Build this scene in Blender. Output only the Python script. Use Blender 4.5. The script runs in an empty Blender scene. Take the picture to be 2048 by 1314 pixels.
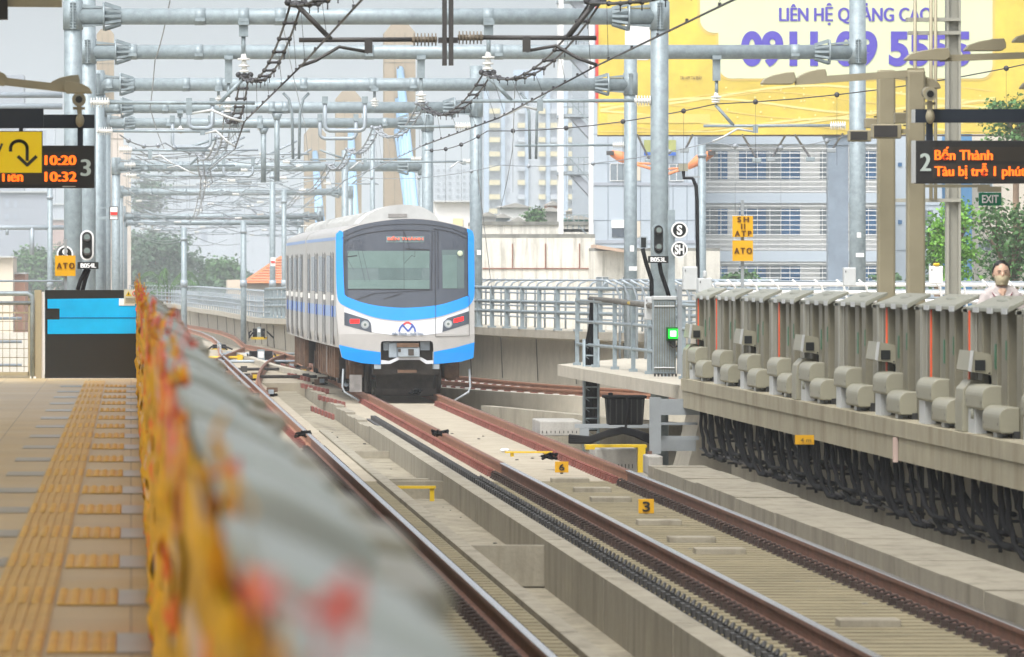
import bpy, bmesh, math, random
from mathutils import Vector, Matrix
random.seed(7)
C = bpy.context.scene.collection
F, VX, VY, H = 15600.0, 262.0, 543.0, 2.65
R = math.radians

# ------------------------------------------------------------------ camera, sky, sun, exposure
cam_d = bpy.data.cameras.new('camera'); cam = bpy.data.objects.new('camera', cam_d); C.objects.link(cam)
cam.location = (0, 0, H); cam.rotation_euler = (R(90), 0, 0)
cam_d.sensor_width = 36; cam_d.lens = F*36/2048
cam_d.shift_x = (1024-VX)/2048; cam_d.shift_y = -(657-VY)/2048
cam_d.clip_start = 0.5; cam_d.clip_end = 12000
cam_d.dof.use_dof = True; cam_d.dof.focus_distance = 160; cam_d.dof.aperture_fstop = 11
bpy.context.scene.camera = cam
SUN_EL, SUN_AZ = 58, 205
w = bpy.data.worlds.new('World'); bpy.context.scene.world = w; w.use_nodes = True
nt = w.node_tree; bg = nt.nodes['Background']
sky = nt.nodes.new('ShaderNodeTexSky'); sky.sky_type = 'NISHITA'; sky.sun_disc = False
sky.sun_elevation = R(SUN_EL); sky.sun_rotation = R(SUN_AZ); sky.air_density = 0.8; sky.dust_density = 6.0; sky.ozone_density = 1.0
hs = nt.nodes.new('ShaderNodeHueSaturation'); hs.inputs['Saturation'].default_value = 0.22
hs.inputs['Value'].default_value = 2.45
nt.links.new(sky.outputs[0], hs.inputs['Color']); nt.links.new(hs.outputs[0], bg.inputs['Color'])
bg.inputs['Strength'].default_value = 0.15
sd = bpy.data.lights.new('sun', 'SUN'); sd.energy = 1.0; sd.angle = R(14); sd.color = (1, .965, .91)
sun = bpy.data.objects.new('sun', sd); C.objects.link(sun)
_d = Vector((-math.sin(R(28))*math.cos(R(SUN_EL)), -math.cos(R(28))*math.cos(R(SUN_EL)), math.sin(R(SUN_EL))))
sun.rotation_euler = _d.to_track_quat('Z', 'Y').to_euler(); sun.location = (-20, -20, 60)
vs = bpy.context.scene.view_settings
bpy.context.scene.display_settings.display_device = 'sRGB'
vs.view_transform = 'Standard'; vs.look = 'None'; vs.gamma = 1; vs.use_curve_mapping = False
vs.exposure = -0.12
cy = bpy.context.scene.cycles
cy.max_bounces = 6; cy.volume_bounces = 1; cy.diffuse_bounces = 4; cy.glossy_bounces = 3; cy.transparent_max_bounces = 6
cy.use_denoising = True; cy.caustics_reflective = False; cy.caustics_refractive = False

# ------------------------------------------------------------------ helpers
def X(px, Y): return (px-VX)*Y/F
def Z(py, Y): return H-(py-VY)*Y/F
def W(px, py, Y): return Vector((X(px, Y), Y, Z(py, Y)))
def S(Y): return F/Y

class MB:
    def __init__(s): s.v = []; s.f = []; s.sm = []
    def add(s, vs, fs, smooth=False):
        o = len(s.v); s.v += [tuple(v) for v in vs]
        for f in fs: s.f.append(tuple(i+o for i in f)); s.sm.append(smooth)
        return s
    def box(s, x0, x1, y0, y1, z0, z1):
        return s.add([(x0,y0,z0),(x1,y0,z0),(x1,y1,z0),(x0,y1,z0),(x0,y0,z1),(x1,y0,z1),(x1,y1,z1),(x0,y1,z1)],
              [(0,3,2,1),(4,5,6,7),(0,1,5,4),(1,2,6,5),(2,3,7,6),(3,0,4,7)])
    def pbox(s, px0, py0, px1, py1, Y, d):          # box from photo pixels at depth Y, thickness d going away
        return s.box(X(px0,Y), X(px1,Y), Y, Y+d, Z(py1,Y), Z(py0,Y))
    def bar(s, a, b, wd, ht=None):
        a = Vector(a); b = Vector(b); ht = ht or wd
        d = (b-a).normalized(); up = Vector((0,0,1)) if abs(d.z) < .95 else Vector((0,1,0))
        u = d.cross(up).normalized()*wd/2; v = u.cross(d).normalized()*ht/2
        vs = [p+q for p in (a, b) for q in (u+v, -u+v, -u-v, u-v)]
        return s.add(vs, [(0,1,2,3),(7,6,5,4),(0,4,5,1),(1,5,6,2),(2,6,7,3),(3,7,4,0)])
    def stroke(s, a, b, wd, d=.01):                  # flat stroke in the xz plane
        a = Vector(a); b = Vector(b); t = (b-a).normalized(); n = Vector((-t.z, 0, t.x))*wd/2; a = a-t*wd*.25; b = b+t*wd*.25
        return s.prism([((a+n).x,(a+n).z),((b+n).x,(b+n).z),((b-n).x,(b-n).z),((a-n).x,(a-n).z)], a.y, a.y+d)
    def tube(s, pts, r, n=8, smooth=True):
        pts = [Vector(p) for p in pts]; rs = r if isinstance(r, (list, tuple)) else [r]*len(pts)
        vs = []; fs = []; prev = None
        for i, p in enumerate(pts):
            d = (pts[min(i+1, len(pts)-1)]-pts[max(i-1, 0)])
            d = d.normalized() if d.length > 1e-9 else Vector((0,0,1))
            if prev is None: u = d.orthogonal().normalized()
            else:
                u = prev-d*prev.dot(d); u = u.normalized() if u.length > 1e-6 else d.orthogonal().normalized()
            prev = u; v = d.cross(u)
            for k in range(n):
                a = 2*math.pi*k/n; vs.append(p+(u*math.cos(a)+v*math.sin(a))*rs[i])
        for i in range(len(pts)-1):
            for k in range(n):
                a = i*n+k; b = i*n+(k+1) % n; fs.append((a, b, b+n, a+n))
        o = len(s.v); s.add(vs, fs, smooth)
        s.f.append(tuple(o+k for k in reversed(range(n)))); s.sm.append(False)
        e = o+(len(pts)-1)*n; s.f.append(tuple(e+k for k in range(n))); s.sm.append(False)
        return s
    def prism(s, pts, y0, y1):                       # polygon in xz, extruded along y
        n = len(pts); vs = [(p[0], y0, p[1]) for p in pts]+[(p[0], y1, p[1]) for p in pts]
        fs = [tuple(range(n)), tuple(reversed(range(n, 2*n)))]+[(i, i+n, (i+1) % n+n, (i+1) % n) for i in range(n)]
        return s.add(vs, fs)
    def prismx(s, pts, x0, x1):                      # polygon in yz, extruded along x
        n = len(pts); vs = [(x0, p[0], p[1]) for p in pts]+[(x1, p[0], p[1]) for p in pts]
        fs = [tuple(range(n)), tuple(reversed(range(n, 2*n)))]+[(i, i+n, (i+1) % n+n, (i+1) % n) for i in range(n)]
        return s.add(vs, fs)
    def ell(s, c, r, n=14, m=9):
        c = Vector(c); r = Vector(r) if not isinstance(r, (int, float)) else Vector((r, r, r)); vs = []; fs = []
        for i in range(m+1):
            t = math.pi*i/m
            for k in range(n):
                a = 2*math.pi*k/n
                vs.append((c.x+r.x*math.sin(t)*math.cos(a), c.y+r.y*math.sin(t)*math.sin(a), c.z+r.z*math.cos(t)))
        for i in range(m):
            for k in range(n): fs.append((i*n+k, (i+1)*n+k, (i+1)*n+(k+1) % n, i*n+(k+1) % n))
        return s.add(vs, fs, True)
    def sweep(s, prof, path):                        # profile (lateral, z) along plan path [(x,y)] ; closed profile
        n = len(prof); vs = []; fs = []
        for i, p in enumerate(path):
            a = Vector(path[max(i-1, 0)][:2]); b = Vector(path[min(i+1, len(path)-1)][:2]); d = (b-a).normalized()
            nrm = Vector((d.y, -d.x)); zz = p[2] if len(p) > 2 else 0
            for (u, z) in prof: vs.append((p[0]+nrm.x*u, p[1]+nrm.y*u, z+zz))
        for i in range(len(path)-1):
            for k in range(n): fs.append((i*n+k, (i+1)*n+k, (i+1)*n+(k+1) % n, i*n+(k+1) % n))
        fs.append(tuple(range(n))); e = (len(path)-1)*n; fs.append(tuple(e+k for k in reversed(range(n))))
        return s.add(vs, fs)
    def build(s, name, mat, parent=None, label=None, bevel=0, local=False, fix=True):
        off = Vector((0,0,0)); p = parent
        if not local:
            while p is not None: off += p.location; p = p.parent
        me = bpy.data.meshes.new(name)
        own = Vector((0,0,0))
        if parent is None and not local and s.v:
            xs = [v[0] for v in s.v]; ys = [v[1] for v in s.v]; zs = [v[2] for v in s.v]
            own = Vector(((min(xs)+max(xs))/2, (min(ys)+max(ys))/2, min(zs))); off = own
        me.from_pydata([(v[0]-off.x, v[1]-off.y, v[2]-off.z) for v in s.v], [], s.f)
        me.polygons.foreach_set('use_smooth', s.sm)
        if fix:
            bm = bmesh.new(); bm.from_mesh(me); bmesh.ops.recalc_face_normals(bm, faces=bm.faces); bm.to_mesh(me); bm.free()
        me.materials.append(mat); me.update()
        o = bpy.data.objects.new(name, me); C.objects.link(o)
        o.location = own
        if parent is not None: o.parent = parent
        if label: o['label'] = label
        if bevel:
            m = o.modifiers.new('b', 'BEVEL'); m.width = bevel; m.segments = 2; m.limit_method = 'ANGLE'
        return o

def tag(o, label, cat, group=None):
    o['label'] = label; o['category'] = cat
    if group: o['group'] = group
    return o
def struct(o, kind='structure'): o['kind'] = kind; return o
def thing(name, label, cat, loc=(0,0,0), group=None, rz=0):
    o = bpy.data.objects.new(name, None); C.objects.link(o); o.location = loc; o.rotation_euler = (0,0,rz); o.empty_display_size = .2
    return tag(o, label, cat, group)
def kids(o): return [c for c in KID.get(o.name, [])]
def copy_tree(src, loc, label=None, rz=None, parent=None, skip=()):
    def cp(o, par):
        c = o.copy(); C.objects.link(c)
        if par is not None: c.parent = par
        for ch in list(o.children):
            if ch.name.split('.')[0] not in skip: cp(ch, c)
        return c
    r = cp(src, parent); r.location = loc
    if rz is not None: r.rotation_euler = (0, 0, rz)
    if label: r['label'] = label
    return r

# ------------------------------------------------------------------ materials
def srgb(r, g, b):
    f = lambda c: ((c/255+.055)/1.055)**2.4 if c/255 > .04045 else c/255/12.92
    return (f(r), f(g), f(b))
def mat(name, col, rough=.6, metal=0., var=.12, scale=2.0, bump=0., streak=0., sc=(.25,.22,.18), emit=0., fine=0., spec=.4, coat=0.):
    m = bpy.data.materials.new(name); m.use_nodes = True; t = m.node_tree; b = t.nodes['Principled BSDF']
    b.inputs['Roughness'].default_value = rough; b.inputs['Metallic'].default_value = metal
    b.inputs['Specular IOR Level'].default_value = spec
    if coat: b.inputs['Coat Weight'].default_value = coat; b.inputs['Coat Roughness'].default_value = .08
    c = (*col, 1)
    if emit:
        b.inputs['Base Color'].default_value = c
        b.inputs['Emission Color'].default_value = c; b.inputs['Emission Strength'].default_value = emit; return m
    g = t.nodes.new('ShaderNodeNewGeometry')
    def noise(scale, detail=5, stretch=None):
        n = t.nodes.new('ShaderNodeTexNoise'); n.inputs['Scale'].default_value = scale; n.inputs['Detail'].default_value = detail
        n.inputs['Roughness'].default_value = .65
        if stretch:
            mp = t.nodes.new('ShaderNodeMapping'); mp.inputs['Scale'].default_value = stretch
            t.links.new(g.outputs['Position'], mp.inputs[0]); t.links.new(mp.outputs[0], n.inputs['Vector'])
        else: t.links.new(g.outputs['Position'], n.inputs['Vector'])
        return n
    n = noise(scale)
    r = t.nodes.new('ShaderNodeValToRGB'); r.color_ramp.elements[0].position = .3; r.color_ramp.elements[1].position = .7
    r.color_ramp.elements[0].color = (*[x*(1-var) for x in col], 1); r.color_ramp.elements[1].color = (*[min(1, x*(1+var)) for x in col], 1)
    t.links.new(n.outputs['Fac'], r.inputs[0]); out = r.outputs[0]
    def mix(a, fac_socket, colr, amt, lo, hi):
        rr = t.nodes.new('ShaderNodeMapRange'); rr.inputs[1].default_value = lo; rr.inputs[2].default_value = hi; rr.inputs[4].default_value = amt
        t.links.new(fac_socket, rr.inputs[0])
        mx = t.nodes.new('ShaderNodeMixRGB'); mx.inputs[2].default_value = (*colr, 1)
        t.links.new(rr.outputs[0], mx.inputs[0]); t.links.new(a, mx.inputs[1]); return mx.outputs[0]
    if streak:
        n2 = noise(1.0, 4, (3.5, 1.2, .35)); out = mix(out, n2.outputs['Fac'], [x*y for x, y in zip(col, sc)], streak, .48, .75)
    if fine:
        n3 = noise(scale*12, 3); out = mix(out, n3.outputs['Fac'], [x*.45 for x in col], fine, .45, .75)
    t.links.new(out, b.inputs['Base Color'])
    if bump:
        n4 = noise(scale*8, 4); bp = t.nodes.new('ShaderNodeBump'); bp.inputs['Strength'].default_value = bump; bp.inputs['Distance'].default_value = .02
        t.links.new(n4.outputs['Fac'], bp.inputs['Height']); t.links.new(bp.outputs[0], b.inputs['Normal'])
    return m
M = {}
def dm(k, *a, **kw): M[k] = mat(k, *a, **kw)
dm('concrete', (.30,.275,.215), .85, streak=.55, bump=.3, fine=.25)
dm('concrete_pale', (.43,.40,.33), .85, streak=.3, bump=.2, fine=.2, sc=(.5,.45,.38))
dm('concrete_dark', (.13,.125,.11), .9, streak=.5, bump=.3, fine=.3)
dm('fascia', (.33,.30,.215), .85, streak=.6, bump=.2, fine=.2, sc=(.4,.33,.22))
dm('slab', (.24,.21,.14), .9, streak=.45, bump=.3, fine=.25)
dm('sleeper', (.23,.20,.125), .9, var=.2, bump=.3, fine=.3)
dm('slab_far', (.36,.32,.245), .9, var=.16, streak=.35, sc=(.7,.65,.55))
dm('rail_top', (.55,.54,.55), .22, 1., var=.1, scale=6)
dm('rail_rust', (.17,.085,.06), .75, var=.3, scale=4, fine=.3)
dm('rail_red', (.31,.15,.09), .7, var=.2, scale=3, fine=.2)
dm('clip', (.045,.03,.025), .7, var=.4)
dm('clip_red', (.20,.07,.055), .7, var=.3)
dm('stud', (.05,.05,.05), .5, var=.5)
dm('galv', (.27,.325,.35), .5, .25, var=.2, scale=7, fine=.3, streak=.12, sc=(.7,.72,.72))
dm('galv_pale', (.33,.38,.42), .5, .25, var=.1, scale=6, fine=.15)
dm('steel_grey', (.30,.33,.35), .5, .3, var=.1)
dm('dark_steel', (.055,.052,.05), .5, .2, var=.2)
dm('wire', (.05,.05,.055), .5, .2, var=.1)
dm('wire_pale', (.30,.33,.36), .5, .2, var=.1)
dm('insulator', (.75,.75,.72), .25, var=.05)
dm('insulator_shaded', (.18,.15,.11), .3, var=.1)  # dark copy of the insulator, canopy shade put into the colour
dm('silver', (.44,.43,.415), .36, .25, var=.07, scale=1.5, streak=.1, sc=(.75,.7,.65))
dm('train_white', (.60,.62,.66), .3, var=.03, coat=.5)
dm('train_blue', (.0,.26,.80), .28, var=.04, coat=.5)
dm('band_blue', (.025,.12,.50), .35, var=.05)
dm('band_pale', (.20,.33,.62), .35, var=.05)
dm('windshield', (.05,.06,.08), .10, var=.08, coat=.6)
dm('cab_glass', (.09,.135,.135), .10, var=.12, scale=1.2, coat=.7)
dm('cab_inside', (.125,.19,.18), .3, var=.12)
dm('cab_inside_dark', (.09,.135,.135), .3, var=.12)
dm('roof_grey', (.46,.47,.46), .6, var=.1, streak=.3, sc=(.6,.55,.5))
dm('under', (.05,.042,.036), .8, var=.4, scale=5)
dm('under_brown', (.13,.075,.045), .8, var=.4, scale=5)
dm('under_grey', (.22,.21,.20), .7, var=.3, scale=4)
dm('black_line', (.02,.02,.025), .5)
dm('black', (.012,.014,.014), .35, var=.1)
dm('black_matte', (.018,.018,.018), .6, var=.2)
dm('rubber', (.007,.007,.008), .8, var=.3, spec=.12)
dm('olive_steel', (.33,.295,.20), .5, .1, var=.07, scale=3)
dm('navy_beam', (.012,.02,.035), .45, var=.1)
dm('yellow_sign', (.62,.46,.0), .5, var=.04)
dm('orange_sign', (.62,.33,.005), .5, var=.04)
dm('white_paint', (.78,.78,.77), .5, var=.04)
dm('red_paint', (.65,.04,.03), .5, var=.05)
dm('green_sign', (.0,.17,.08), .5, var=.05)
dm('text_dark', (.02,.018,.012), .6); dm('text_grey', (.42,.45,.42), .6); dm('text_brown', (.10,.035,.0), .6)
M['led'] = mat('led', (1,.17,.008), emit=1.5)
M['led_green'] = mat('led_green', (.0,.75,.03), emit=1.3)
M['led_green_core'] = mat('led_green_core', (.45,1,.5), emit=2.5)
M['tail'] = mat('tail', (1,.01,.01), emit=1.6)
M['dest'] = mat('dest', (.8,.16,.10), emit=.35)
M['text_lit'] = mat('text_lit', (.35,.40,.37), emit=.5)
M['yellow_lit'] = mat('yellow_lit', (.72,.50,.0), emit=.35)
dm('gate_panel', (.18,.168,.122), .5, .1, var=.1, scale=4, streak=.2, sc=(.7,.65,.55))
dm('gate_panel_dark', (.06,.06,.048), .5, .1, var=.12, scale=4)
dm('gate_post', (.30,.295,.25), .45, .2, var=.06)
dm('cap', (.27,.275,.225), .45, .1, var=.1, scale=5)
dm('cap_pale', (.50,.52,.52), .4, .1, var=.05)
dm('hood', (.27,.26,.195), .45, var=.05, scale=4)
dm('film_yellow', (.74,.38,.0), .7, var=.35, scale=9)
dm('film_orange', (.90,.15,.005), .7, var=.25, scale=8)
dm('film_white', (.72,.52,.36), .7, var=.25, scale=10)
dm('tape_red', (.80,.07,.02), .4, var=.25, scale=12)
dm('tape_orange', (.80,.09,.01), .5, var=.1)
dm('green_strip', (.02,.13,.06), .4, var=.2)
dm('gate_glass', (.16,.20,.19), .1, var=.05)
M['blue_film'] = mat('blue_film', (.0,.37,.72), .15, var=.18, scale=.9, coat=.5)
dm('tile', (.36,.29,.17), .35, var=.1, scale=1.2)
dm('tactile', (.56,.36,.10), .5, var=.12, scale=3)
dm('tile_grey_glare', (.27,.265,.22), .3, var=.15, scale=2)
dm('billboard_yellow', (.68,.51,.07), .5, var=.25, scale=.35)
dm('billboard_cream', (.64,.68,.44), .5, var=.05, scale=.2)
dm('billboard_gold', (.70,.50,.12), .5, var=.1, scale=.3)
dm('billboard_pale', (.72,.62,.24), .5, var=.1, scale=.8)
dm('purple', (.075,.05,.42), .5, var=.04)
dm('pylon', (.40,.335,.25), .85, var=.08, scale=.4, streak=.15, sc=(.7,.65,.55))
dm('pylon_pale', (.56,.50,.44), .85, var=.08, scale=.4, streak=.3, sc=(.7,.65,.6))
dm('stay_blue', (.30,.50,.72), .5, var=.05)
dm('facade_blue', (.42,.48,.54), .6, var=.03, scale=.3)
dm('facade_line', (.16,.20,.25), .6)
dm('facade_white', (.72,.72,.70), .7, var=.04, scale=.3)
dm('facade_warm', (.62,.55,.45), .8, var=.05, scale=.3)
dm('wall_moss', (.66,.64,.58), .9, var=.1, scale=.5, streak=.75, sc=(.25,.25,.22), fine=.2)
dm('moss', (.20,.20,.18), .95, var=.4, scale=1.5, streak=.5)
dm('win_blue', (.04,.14,.30), .15, var=.3, scale=.8)
dm('win_dark', (.08,.10,.13), .15, var=.3, scale=.8)
dm('win_grey', (.20,.24,.27), .3, var=.3, scale=.8)
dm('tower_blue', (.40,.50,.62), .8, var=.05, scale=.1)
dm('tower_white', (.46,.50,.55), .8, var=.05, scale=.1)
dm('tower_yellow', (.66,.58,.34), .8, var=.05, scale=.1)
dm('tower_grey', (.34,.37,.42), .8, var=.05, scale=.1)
dm('pink_wall', (.46,.33,.29), .8, var=.08, scale=.2)
dm('orange_wall', (.52,.27,.18), .8, var=.08, scale=.2)
dm('tin', (.34,.33,.30), .6, .2, var=.3, scale=.8)
dm('green_mesh', (.06,.25,.20), .7, var=.2)
dm('leaf', (.07,.16,.045), .55, var=.5, scale=1.2, spec=.3)
dm('leaf_bright', (.16,.36,.05), .5, var=.4, scale=2, spec=.3)
dm('leaf_dull', (.07,.13,.07), .6, var=.4, scale=.8, spec=.2)
dm('bark', (.16,.11,.07), .9, var=.3)
dm('drain', (.30,.27,.20), .8, var=.25, scale=1.3, streak=.6, bump=.3, fine=.3)
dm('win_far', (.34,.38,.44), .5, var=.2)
dm('ground', (.10,.11,.08), .95, var=.4, scale=.05)
dm('orange_arm', (.75,.25,.10), .5, var=.08)
dm('yellow_paint', (.62,.42,.01), .5, var=.1, scale=6)
dm('trough_white', (.38,.37,.34), .8, streak=.4, fine=.25)
dm('cap_near', (.37,.41,.38), .5, .1, var=.08, scale=3)
dm('skin', (.60,.39,.28), .5, var=.05, scale=8); dm('hair', (.012,.01,.01), .45); dm('shirt', (.52,.47,.46), .8, var=.04, scale=6)
dm('mask', (.44,.38,.25), .8, var=.04); dm('trousers', (.02,.02,.03), .8); dm('maroon', (.25,.02,.06), .7)
dm('eye', (.02,.015,.012), .3)
def tile_material():
    m = bpy.data.materials.new('floor_tiles'); m.use_nodes = True; t = m.node_tree; b = t.nodes['Principled BSDF']
    g = t.nodes.new('ShaderNodeNewGeometry'); mp = t.nodes.new('ShaderNodeMapping'); mp.inputs['Scale'].default_value = (1,1,1)
    br = t.nodes.new('ShaderNodeTexBrick'); br.offset = 0; br.inputs['Scale'].default_value = 1; br.inputs['Brick Width'].default_value = .6
    br.inputs['Row Height'].default_value = 1.2; br.inputs['Mortar Size'].default_value = .004
    br.inputs['Color1'].default_value = (.46,.35,.185,1); br.inputs['Color2'].default_value = (.52,.41,.23,1); br.inputs['Mortar'].default_value = (.20,.155,.09,1)
    n = t.nodes.new('ShaderNodeTexNoise'); n.inputs['Scale'].default_value = .7
    mx = t.nodes.new('ShaderNodeMixRGB'); mx.blend_type = 'MULTIPLY'; mx.inputs[0].default_value = .5
    rr = t.nodes.new('ShaderNodeMapRange'); rr.inputs[3].default_value = .6; rr.inputs[4].default_value = 1.3
    t.links.new(g.outputs['Position'], mp.inputs[0]); t.links.new(mp.outputs[0], br.inputs['Vector']); t.links.new(g.outputs['Position'], n.inputs['Vector'])
    t.links.new(n.outputs['Fac'], rr.inputs[0]); t.links.new(br.outputs['Color'], mx.inputs[1]); t.links.new(rr.outputs[0], mx.inputs[2])
    t.links.new(mx.outputs[0], b.inputs['Base Color'])
    r2 = t.nodes.new('ShaderNodeMapRange'); r2.inputs[3].default_value = .28; r2.inputs[4].default_value = .6; t.links.new(n.outputs['Fac'], r2.inputs[0]); t.links.new(r2.outputs[0], b.inputs['Roughness'])
    return m
M['tiles'] = tile_material()

# ------------------------------------------------------------------ text as real mesh lettering, fitted to a box on a wall facing the camera
def text(body, x0, x1, z0, z1, y, m, parent, bold=0.0, name='lettering', depth=.01, fb=0):
    cu = bpy.data.curves.new('t', 'FONT'); cu.body = body; cu.size = 1; cu.offset = bold; cu.extrude = .02
    cu.align_x = 'LEFT'
    o = bpy.data.objects.new('t', cu); C.objects.link(o); dg = bpy.context.evaluated_depsgraph_get(); dg.update()
    me = bpy.data.meshes.new_from_object(o.evaluated_get(dg)); bpy.data.objects.remove(o)
    xs = [v.co.x for v in me.vertices]; ys = [v.co.y for v in me.vertices]
    ax, bx, ay, by = min(xs), max(xs), min(ys), max(ys)
    b = MB(); b.v = [(x0+(v.co.x-ax)/(bx-ax)*(x1-x0), y-(depth if v.co.z > 0 else 0), z0+(v.co.y-ay)/(by-ay)*(z1-z0)) for v in me.vertices]
    b.f = [tuple(p.vertices) for p in me.polygons]; b.sm = [False]*len(b.f)
    if fb:
        v0 = list(b.v); f0 = list(b.f); n0 = len(v0)
        for q in (1, 2): b.v += [(v[0]+fb*q, v[1]-.0007*q, v[2]+(fb*.4 if q == 1 else 0)) for v in v0]; b.f += [tuple(i+n0*q for i in f) for f in f0]; b.sm += [False]*len(f0)
    bpy.data.meshes.remove(me)
    return b.build(name, m, parent)
def ptext(body, px0, py0, px1, py1, Y, m, parent, bold=0., **k):
    return text(body, X(px0,Y), X(px1,Y), Z(py1,Y), Z(py0,Y), Y, m, parent, bold, **k)

# ================================================================== SETTING
struct(MB().box(-3000,4000,-200,9000,-13.6,-13).build('ground', M['ground']))
# viaduct deck
b = MB(); b.box(.6, 9.2, -5, 106, -1.3, -.62); b.box(-14, -.0, 113.6, 420, -1.3, -.62); b.box(0, 22, 106, 420, -1.3, -.62)
struct(b.build('viaduct_deck', M['concrete_pale']))
# track slabs
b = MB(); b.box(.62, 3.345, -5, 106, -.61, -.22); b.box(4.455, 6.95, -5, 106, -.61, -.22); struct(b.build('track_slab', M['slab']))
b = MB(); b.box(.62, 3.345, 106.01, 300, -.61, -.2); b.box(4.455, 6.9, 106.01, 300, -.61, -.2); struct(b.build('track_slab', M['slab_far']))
b = MB(); y = 38.0
while y < 105.5:
    for (a, c) in ((1.0, 3.3), (4.62, 6.85)): b.box(a, c, y, y+.44, -.215, -.19)
    y += .6
struct(b.build('track_bed_ribs', M['sleeper']))
# drain trough between the tracks
b = MB(); seg = [38, 49.5, 61, 70, 80, 88, 96, 109, 124, 139]
for i in range(len(seg)-1):
    a, c = seg[i]+.035, seg[i+1]-.035
    b.box(4.24, 4.45, a, c, -.61, -.10); b.box(3.35, 3.5, a, c, -.61, -.17)
for k in range(20): a = 139+k*2.6; b.box(4.26, 4.45, a+.03, a+2.5, -.61, -.14-.02*(k % 3))
b.box(3.5, 4.24, 80, 80.2, -.58, -.16); b.box(3.5, 4.24, 106.0, 106.25, -.5, -.2); b.box(3.5, 4.24, 111, 111.3, -.6, -.3); b.box(3.5, 4.24, 128, 128.3, -.6, -.3)
struct(b.build('drain_wall', M['concrete']))
b = MB(); b.box(3.5, 4.24, 38, 80, -.62, -.595); b.box(3.5, 4.24, 80.2, 106, -.6, -.44); b.box(3.5, 4.24, 106.25, 240, -.6, -.42); struct(b.build('drain_floor', M['drain']))
wm = mat('puddle', (.25,.27,.27), .03, var=.1); b = MB()
for (a, c, e, f) in ((3.55, 3.95, 66, 66.6), (3.6,4.05,58.3,59.0), (3.62, 4.0, 56.6, 57.1), (4.16,4.21,54,58)): b.box(a, c, e, f, -.594, -.590)
struct(b.build('puddle_water', wm))
# low wall beside right platform
b = MB(); y = 42.0; k = 0
while y < 105:
    L = random.choice((2.2, 3.0, 3.6, 2.6)); L = min(L, 105.6-y); b.box(7.0+random.uniform(-.006,.006), 7.75, y+.015, y+L-.015, -.6, .03+random.uniform(-.012,.012)); y += L
struct(b.build('low_wall', M['concrete']))
# left platform
b = MB(); b.box(-9, .36, -5, 113.4, .85, 1.10); struct(b.build('platform_floor', M['tiles']))
b = MB(); b.box(-8.5, .30, -5, 113.3, -.6, .85); struct(b.build('platform_wall', M['concrete_dark']))
b = MB(); b.box(-.655, -.36, 20, 110, 1.104, 1.108)
for k in range(6): x = -.64+k*.0485; b.box(x, x+.022, 20, 110, 1.108, 1.114)
struct(b.build('tactile_line', M['tactile']))
PITCH = 4.54; bands = [105.1-PITCH*k for k in range(18)]
b = MB(); g = MB()
for yc in bands:
    b.box(-.345, -.065, yc-.85, yc+.85, 1.104, 1.109)
    g.box(-.06, .115, yc-.85, yc+.85, 1.103, 1.106); g.box(-.95, -.665, yc-.6, yc+.6, 1.103, 1.105)  # grey tile by the gates; patches left of the line paint floor glare
    for i in range(10):
        x = -.63+i*.061
        for j in range(28):
            y = yc-.82+j*.061; z = 1.109 if i > 4 else 1.1145; r = .019
            b.add([(x-r,y-r,z),(x+r,y-r,z),(x+r,y+r,z),(x-r,y+r,z),(x-r*.5,y-r*.5,z+.007),(x+r*.5,y-r*.5,z+.007),(x+r*.5,y+r*.5,z+.007),(x-r*.5,y+r*.5,z+.007)],
                  [(4,5,6,7),(0,1,5,4),(1,2,6,5),(2,3,7,6),(3,0,4,7)])
struct(b.build('tactile_surface', M['tactile'], fix=False)); struct(g.build('grey_tile_and_glare', M['tile_grey_glare']))
struct(MB().box(-9, .36, 113.4, 113.65, .95, 1.16).build('platform_kerb', M['concrete_pale']))
# right platform
b = MB(); b.box(7.98, 20, -5, 113.2, .93, 1.10); struct(b.build('platform_floor', M['fascia']))
b = MB(); b.box(8.0, 8.6, -5, 81.3, .68, .925); b.box(8.0, 8.6, 81.42, 113.2, .68, .925); struct(b.build('platform_beam', M['fascia']))
b = MB(); b.box(8.62, 8.9, -5, 112, -.6, .92); struct(b.build('platform_wall', M['concrete']))
b = MB(); b.box(8.0-.05, 8.0-.001, 81.34, 81.42, .66, .92); tag(b.build('joint_cover', mat('pinkish', (.5,.38,.33), .7)), 'pale pink strip covering the joint in the platform edge beam', 'joint cover')
# walkway slab past the right platform end: flat slab, plus pier
b = MB()
pts = [(W(1115,704,140).x, 140), (8.05, 113.3), (12.2, 113.3), (14.5, 150), (9.5, 150)]
zt = .98
n = len(pts); vs_ = [(p[0], p[1], zt-.2) for p in pts]+[(p[0], p[1], zt) for p in pts]
b.add(vs_, [tuple(range(n)), tuple(range(n, 2*n))]+[(i, (i+1) % n, (i+1) % n+n, i+n) for i in range(n)])
ws = b.build('walkway_slab', M['concrete_pale']); struct(ws)
b = MB(); b.prism([(8.35,-.6),(9.8,-.6),(9.7,.78),(8.7,.78)], 118, 121); struct(b.build('walkway_pier_wall', M['concrete_pale']))
# unseen station canopy above the frame; gap over the tracks opened for light
b = MB()
for (a, c) in ((-7, -.1), (8.4, 20)):
    b.box(a, c, -30, 106, 8.2, 8.5)
    for k in range(12): b.box(a, c, -20+k*11, -19.6+k*11, 7.9, 8.2)
for k in range(12): b.box(-.1, 8.4, -20+k*11, -19.6+k*11, 8.25, 8.5)
rf = b.build('station_roof', mat('canopy', (.62,.60,.55), .7)); struct(rf)

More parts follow.
